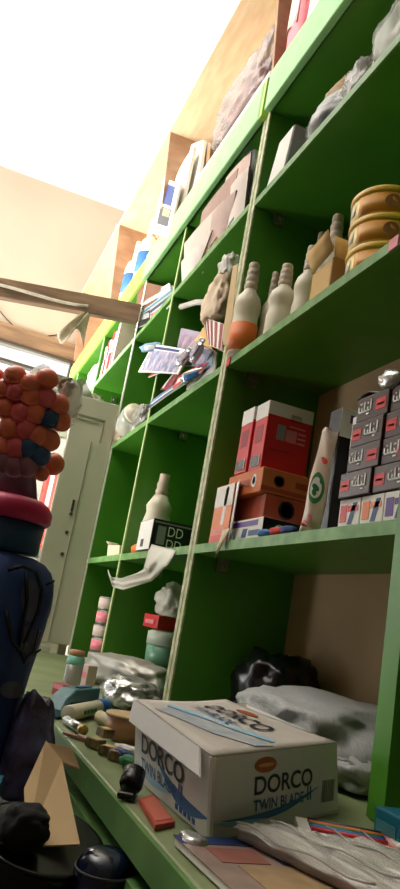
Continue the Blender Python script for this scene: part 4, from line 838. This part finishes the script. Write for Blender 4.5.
# black open cup and red card
p = onZ(117, 797, Zc); r = thing('black_holder', 'black plastic holder open at one side on the counter edge', 'holder', (p.x-.004, p.y+.012, Zc), RAD(-25))
HD = MB(); HD.lathe([(0, 0), (.010, 0), (.0115, .003), (.011, .018), (.009, .018), (.009, .003), (0, .003)], 20, 0, Matrix.Translation((-.002, 0, .008))@Matrix.Rotation(RAD(-50), 4, 'Y')); HD.build('holder_cup', BLKP, r)
MB().box((.0, -.009, 0), (.018, .009, .007)).build('holder_foot', BLKP, r, bevel=.003)
cs = [onZ(x, y, Zc) for x, y in ((134, 803), (149, 798), (170, 826), (150, 830))]; ce = sum(cs, Vector())/4
r = thing('red_card', 'dull red folded card lying against the carton foot on the counter edge', 'card', (ce.x, ce.y+.004, Zc))
m = MB(); q = [c-ce for c in cs]; m.hexa(q+[v+Vector((0, 0, .004)) for v in q]); m.build('card_body', mat('brick_red_card', (172, 70, 52), .6, .1, 20), r); q2 = [v*.8+Vector((0, 0, .004)) for v in q]; m = MB(); m.hexa(q2+[v+Vector((0, 0, .0006)) for v in q2]); m.build('printed_patch', mat('brick_red_light', (190, 96, 74), .6, .1, 20), r)
p = onZ(194, 852, Zc); tag(blob('silver_wrap', (.028, .02, .012), 180, SILV, None, (p.x-.005, p.y, Zc), amp=.3, sub=3), 'tiny silver wrapper between booklet corner and counter edge', 'wrapper')
tl = onX(396, 772, -.62); r = thing('teal_pack', 'teal pack just visible past the right upright', 'pack', (-.60, tl.y, Zc), 0); MB().box((-.02, -.02, 0), (.02, .03, .03)).build('pack_body', TEALD, r, bevel=.002); MB().box((-.015, -.021, .01), (.015, -.02, .02)).build('label', TEAL, r)

# ================================================================== CUSTOMER SIDE (foreground left)
TT = .85
FT = thing('front_table', 'dark low table in front of the counter carrying the foreground goods', 'table', (-.95, -.05, 0))
DKW = mat('dark_table_wood', (52, 42, 36), .6, .12, 4)
MB().box((-.95, -.42, TT-.03), (.75, .245, TT)).build('table_top', DKW, FT, bevel=.003)
for x in (-.92, .70):
    for y in (-.39, .215): MB().box((x-.02, y-.02, 0), (x+.02, y+.02, TT-.03)).build('leg', DKW, FT)
# lollipop tub
_a = at(-11, 590, .93); ax, ay = _a.x, _a.y
ZTB = 1.153
r = thing('lollipop_tub', 'navy plastic tub with magenta rim full of lollipops at the left edge', 'tub', (ax, ay, ZTB), 0)
MB().lathe([(0, 0), (.050, 0), (.052, .004), (.053, .042), (0, .042)], 36).build('tub_wall', mat('navy_tub', (34, 70, 104), .4, .1, 8), r)
MB().lathe([(.050, .040), (.056, .041), (.0595, .045), (.0595, .057), (.054, .066), (.046, .072), (0, .072)], 40).build('magenta_rim', RIMP, r)
MB().lathe([(0, .072), (.036, .072), (.016, .14), (0, .14)], 24).build('stick_core', mat('dark_core', (110, 84, 104), .6, .15, 40), r)
core = Vector((ax, ay, 1.275))
LOLM = mat('mauve_candy', (150, 92, 110), .3, .12, 30, spec=.5)
lols = [(-6, 378, LOLO), (-7, 398, LOLP), (-5, 432, LOLO), (15, 376, LOLO), (31, 384, LOLO), (47, 379, LOLO), (4, 389, LOLO), (17, 392, LOLP), (32, 397, LOLO), (46, 398, LOLP), (58, 404, LOLO), (6, 408, LOLO), (22, 412, LOLP), (36, 413, LOLO), (49, 418, LOLB), (60, 421, LOLO), (10, 427, LOLO), (27, 429, LOLP), (38, 435, LOLO), (49, 440, LOLO), (2, 446, LOLO), (17, 447, LOLP), (29, 447, LOLB), (39, 455, LOLB), (54, 464, LOLO), (42, 474, LOLO), (3, 462, LOLM), (15, 466, LOLM), (27, 466, LOLM)]
rows = ['topmost', 'upper', 'middle', 'lower', 'lowest']
proto = None
seen = {}
for i, (px, py, m) in enumerate(lols):
    axp = 22-(py-420)*.21; rho = abs(px-axp); Rr_ = 50
    t = .935-.050*math.sqrt(max(0, 1-(rho/Rr_)**2))
    if (px, py) == (54, 464): t = .93
    p = at(px, py, t); d = (core-p).normalized()
    rw = lambda q: min(4, max(0, int((q-370)/22)))
    special = [(54, 464), (47, 379), (60, 421), (49, 418), (42, 474)]
    mates = sorted([q[0] for q in lols if rw(q[1]) == rw(py) and q[2] == m and (q[0], q[1]) not in special], reverse=True)
    row = rows[rw(py)]; nm = {'orange_candy': 'orange', 'pink_candy': 'pink', 'dark_blue_candy': 'dark blue', 'mauve_candy': 'mauve'}[m.name]
    od = '' if len(mates) < 2 or px not in mates else ', '+('first', 'second', 'third', 'fourth', 'fifth', 'sixth')[mates.index(px)]+' of them from the right'
    lb = '%s lollipop in the %s ring of the tub%s' % (nm, row, od)
    if (px, py) == (54, 464): lb = 'orange round lollipop hanging out alone at the right over the tub rim'
    if (px, py) == (47, 379): lb = 'orange round lollipop at the right end of the topmost ring'
    if (px, py) == (60, 421): lb = 'orange lollipop at the far right of the bunch below the wrapped end'
    if (px, py) == (49, 418): lb = 'dark blue lollipop at the right among the orange middle ring'
    if (px, py) == (42, 474): lb = 'small orange lollipop just below and left of the hanging one'
    r = thing('lollipop', lb, 'lollipop', p, 0, 'lollipops in the tub'); R = .0145 if (px, py) != (42, 474) else .009
    r.rotation_euler = d.to_track_quat('Z', 'Y').to_euler()
    MB().lathe([(R*sin(pi*k/12), -R*.92*cos(pi*k/12)) for k in range(13)], 20).build('candy', m, r)
    MB().lathe([(R*.99, -.0018), (R*1.06, -.001), (R*1.06, .001), (R*.99, .0018)], 20).build('candy_band', m, r)
    MB().lathe([(0, R*.8), (.0018, R*.8), (.0018, .05), (0, .05)], 8).build('stick', PAPER, r)
p = at(67, 412, .92); tag(blob('cellophane_end', (.02, .03, .055), 190, CLEAR, None, p-Vector((0, 0, .02)), amp=.45, flat=False), 'torn clear cellophane end at the right of the lollipop bunch', 'plastic wrap')
p = at(64, 396, .93); tag(blob('olive_candy', (.018, .022, .026), 191, mat('olive_wrap', (120, 112, 70), .5, .1, 20), None, p, amp=.2, sub=3, flat=False), 'olive wrapped sweet under the cellophane at the right of the bunch', 'sweet')
# navy bag below with dark cords
r = thing('cloth_bag', 'navy cloth bag with dark looping cords standing under the lollipop tub', 'bag', (ax, ay, TT+.001), 0)
prof = [(0, 0), (.066, 0), (.076, .012), (.072, .10), (.076, .18), (.083, .25), (.084, .30), (.076, .332), (.052, .350), (0, .350)]; prof = [(a_, b_*(1.151-TT)/.35) for a_, b_ in prof]
bb = MB(); n = 48; vs = []; 
for j in range(n):
    a_ = 2*pi*j/n
    for q, (rr, z) in enumerate(prof):
        k_ = 1+.03*sin(5*a_+z*30)+.02*sin(11*a_-z*20); vs.append((rr*k_*cos(a_), rr*k_*sin(a_), z))
K = len(prof); bb.add(vs, [(j*K+i, ((j+1) % n)*K+i, ((j+1) % n)*K+i+1, j*K+i+1) for j in range(n) for i in range(K-1)], 0, True); bb.build('bag_body', NAVY, r).modifiers.new('smooth', 'SUBSURF').levels = 1
r.children[0].modifiers[0].render_levels = 1
def onbag(px, py, off=.004):
    d = ray(px, py).normalized(); o = E0-Vector((ax, ay, 0)); R0 = .085+off
    A_ = d.x**2+d.y**2; B_ = o.x*d.x+o.y*d.y; C_ = o.x**2+o.y**2-R0**2; D2 = B_*B_-A_*C_
    t = (-B_-math.sqrt(D2))/A_ if D2 > 0 else -B_/A_
    q = o+d*t; return Vector((q.x, q.y, q.z-TT-.001))
for pts in ([(8, 570), (22, 566), (36, 572), (42, 590), (38, 612), (26, 640), (20, 652), (12, 640), (6, 610)], [(26, 572), (27, 600), (22, 632), (20, 650), (24, 662), (34, 652), (40, 630)]):
    MB().tube([onbag(*q) for q in pts], .0025, 6).build('cord', BLKP, r)
for (cx, cy, rx, ry) in ((30, 600, 9, 22), (28, 640, 9, 14), (12, 690, 12, 9)):
    m = MB(); vs = [onbag(cx, cy, .0025)]+[onbag(cx+rx*cos(2*pi*k/18), cy+ry*sin(2*pi*k/18), .0025) for k in range(18)]; m.add(vs, [(0, 1+k, 1+(k+1) % 18) for k in range(18)]); m.build('pale_patch', mat('dull_mauve_print', (86, 84, 104), .7, .15, 40), r)
for (x0, y0, x1, y1, lb) in ((46, 585, 54, 581, 'upper'), (32, 656, 40, 650, 'lower')):
    MB().tube([onbag(x0, y0, .0), onbag(x0, y0, .0)+(at(x1, y1, .96)-at(x0, y0, .96))], .0015, 6).build('cord_end', BLKP, r)
p = at(47, 608, .965); tag(blob('beige_tag', (.010, .012, .034), 192, mat('dull_beige', (150, 140, 116), .7, .1, 20), None, p-Vector((0, 0, .017)), amp=.1, sub=3, flat=False), 'small dull beige tag hanging at the right side of the navy bag', 'tag')
# patterned sachet strip
p = at(46, 715, .88); r = thing('snack_bag', 'dark speckled snack bag hanging below the navy cloth bag', 'bag', (p.x, p.y, TT+.015), 0)
SPK = mat('dark_speckled_print', (96, 98, 140), .3, 0, 38, spec=.5, rgb2=(52, 34, 44))
blob('bag_body', (.06, .07, .13), 193, SPK, r, (0, -.012, 0), amp=.25, taper=.35)
# teal card box and black bundle, cardboard, basin, dark bottle
ZF = TT+.001
tcb = (onZ(46, 830, TT+.050)-E0).dot(F_)
p = at(6, 850, .62); r = thing('teal_carton', 'teal carton with white and red lettering at the lower left corner', 'box', (p.x, p.y-.02, ZF), RAD(-12))
MB().box((-.08, -.07, 0), (0, .0, .075)).build('carton', TEALD, r, bevel=.001); text('n', r, (.0006, -.020, .045), UY, UZ, .010, WHITE, w=.010); MB().box((0, -.020, .030), (.0006, -.006, .038)).build('red_mark', RED, r)
p = at(20, 848, tcb-.045); tag(blob('black_bundle', (.04, .04, .036), 194, mat('matte_black_cloth', (14, 13, 15), .9, 0), None, (p.x, p.y, p.z), amp=.25), 'matte black bundle lying on the cardboard beside the teal carton', 'bundle')
cs = [(46, 742, tcb+.10), (62, 762, tcb+.09), (80, 846, tcb-.030), (26, 848, tcb-.035), (24, 790, tcb+.03)]
P = [at(*c) for c in cs]; o = sum(P, Vector())/5
r = thing('cardboard_sheet', 'bent piece of brown cardboard leaning up inside the dark basin', 'cardboard', o)
Q = [q-o for q in P]; m = MB(); nn = (Q[2]-Q[0]).cross(Q[3]-Q[0]).normalized()*.002; k = 5
m.add(Q+[q-nn for q in Q], [list(range(k)), [i+k for i in range(k)][::-1]]+[(i, (i+1) % k, (i+1) % k+k, i+k) for i in range(k)]); m.build('sheet', CARD, r)
c2_ = [(46, 742, tcb+.10), (72, 748, tcb+.10), (80, 768, tcb+.09), (62, 762, tcb+.09)]; Q = [at(*c)-o for c in c2_]; m = MB(); m.hexa(Q+[q+Vector((0, 0, -.002)) for q in Q]); m.build('folded_flap', CARD, r)
# basin
bc = onZ(46, 830, TT+.050); R_b = .056; bc.y = min(bc.y, .205-R_b)
p = bc-Vector((.0, 0, .045)); r = thing('dark_basin', 'dark glossy round basin holding the cardboard in the lower left', 'basin', tuple(p), 0, None, (RAD(-4), RAD(13), 0))
BAS = mat('dark_glossy_plastic', (22, 24, 26), .12, .1, 6, spec=.6); R = R_b
MB().lathe([(0, 0), (R*.6, 0), (R*.85, .012), (R, .040), (R*.97, .041), (R*.82, .014), (R*.58, .004), (0, .004)], 48).build('basin_wall', BAS, r); MB().lathe([(R*.97, .040), (R*1.03, .040), (R*1.03, .044), (R*.97, .044)], 48).build('rim', BLKP, r)
p = at(107, 885, .60); r = thing('dark_bottle', 'dark navy glossy rounded bottle at the bottom edge with a bright highlight', 'bottle', (p.x-.0, p.y-.004, ZF), 0)
h = max(.03, at(98, 850, .60).z-ZF); R = .026
MB().lathe([(0, 0), (R*.95, 0), (R, .006), (R, h*.72), (R*.92, h*.85), (R*.72, h*.95), (R*.5, h), (0, h)], 32).build('bottle_body', NAVYG, r); MB().lathe([(R*1.002, h*.70), (R*1.02, h*.705), (R*1.02, h*.73), (R*1.002, h*.735)], 32).build('shoulder_ring', GREYD, r)

# ================================================================== LIGHT
wd = bpy.data.worlds.new('world'); SC.world = wd; wd.use_nodes = True
bg = wd.node_tree.nodes['Background']; bg.inputs[0].default_value = (.93, .97, 1, 1); bg.inputs[1].default_value = 1.5
def area(name, loc, tgt, sx, sy, power, col=(1, 1, 1)):
    l = bpy.data.lights.new(name, 'AREA'); l.shape = 'RECTANGLE'; l.size = sx; l.size_y = sy; l.energy = power; l.color = col
    o = bpy.data.objects.new(name, l); COL.objects.link(o); o.location = loc
    o.rotation_euler = (Vector(tgt)-Vector(loc)).to_track_quat('-Z', 'Y').to_euler(); return o
area('daylight_end_window', (XE-.02, -.7, 1.75), (0, -.3, 1.9), 2.2, 1.4, 40, (1, .98, .94))
area('added_ceiling_fill', (-1.9, -1.1, 2.75), (-1.9, -.75, 3.58), 1.8, .5, 118, (1, .96, .90))  # unseen area light added to brighten the ceiling
dl = area('door_daylight', (-3.05, -2.40, 1.25), (-3.4, .5, 2.1), 1.4, 2.0, 85, (1, .98, .95)); dl.data.spread = RAD(70)
SC.view_settings.view_transform = 'Standard'; SC.view_settings.look = 'None'; SC.view_settings.gamma = 1
SC.view_settings.use_curve_mapping = False; SC.view_settings.exposure = -0.14
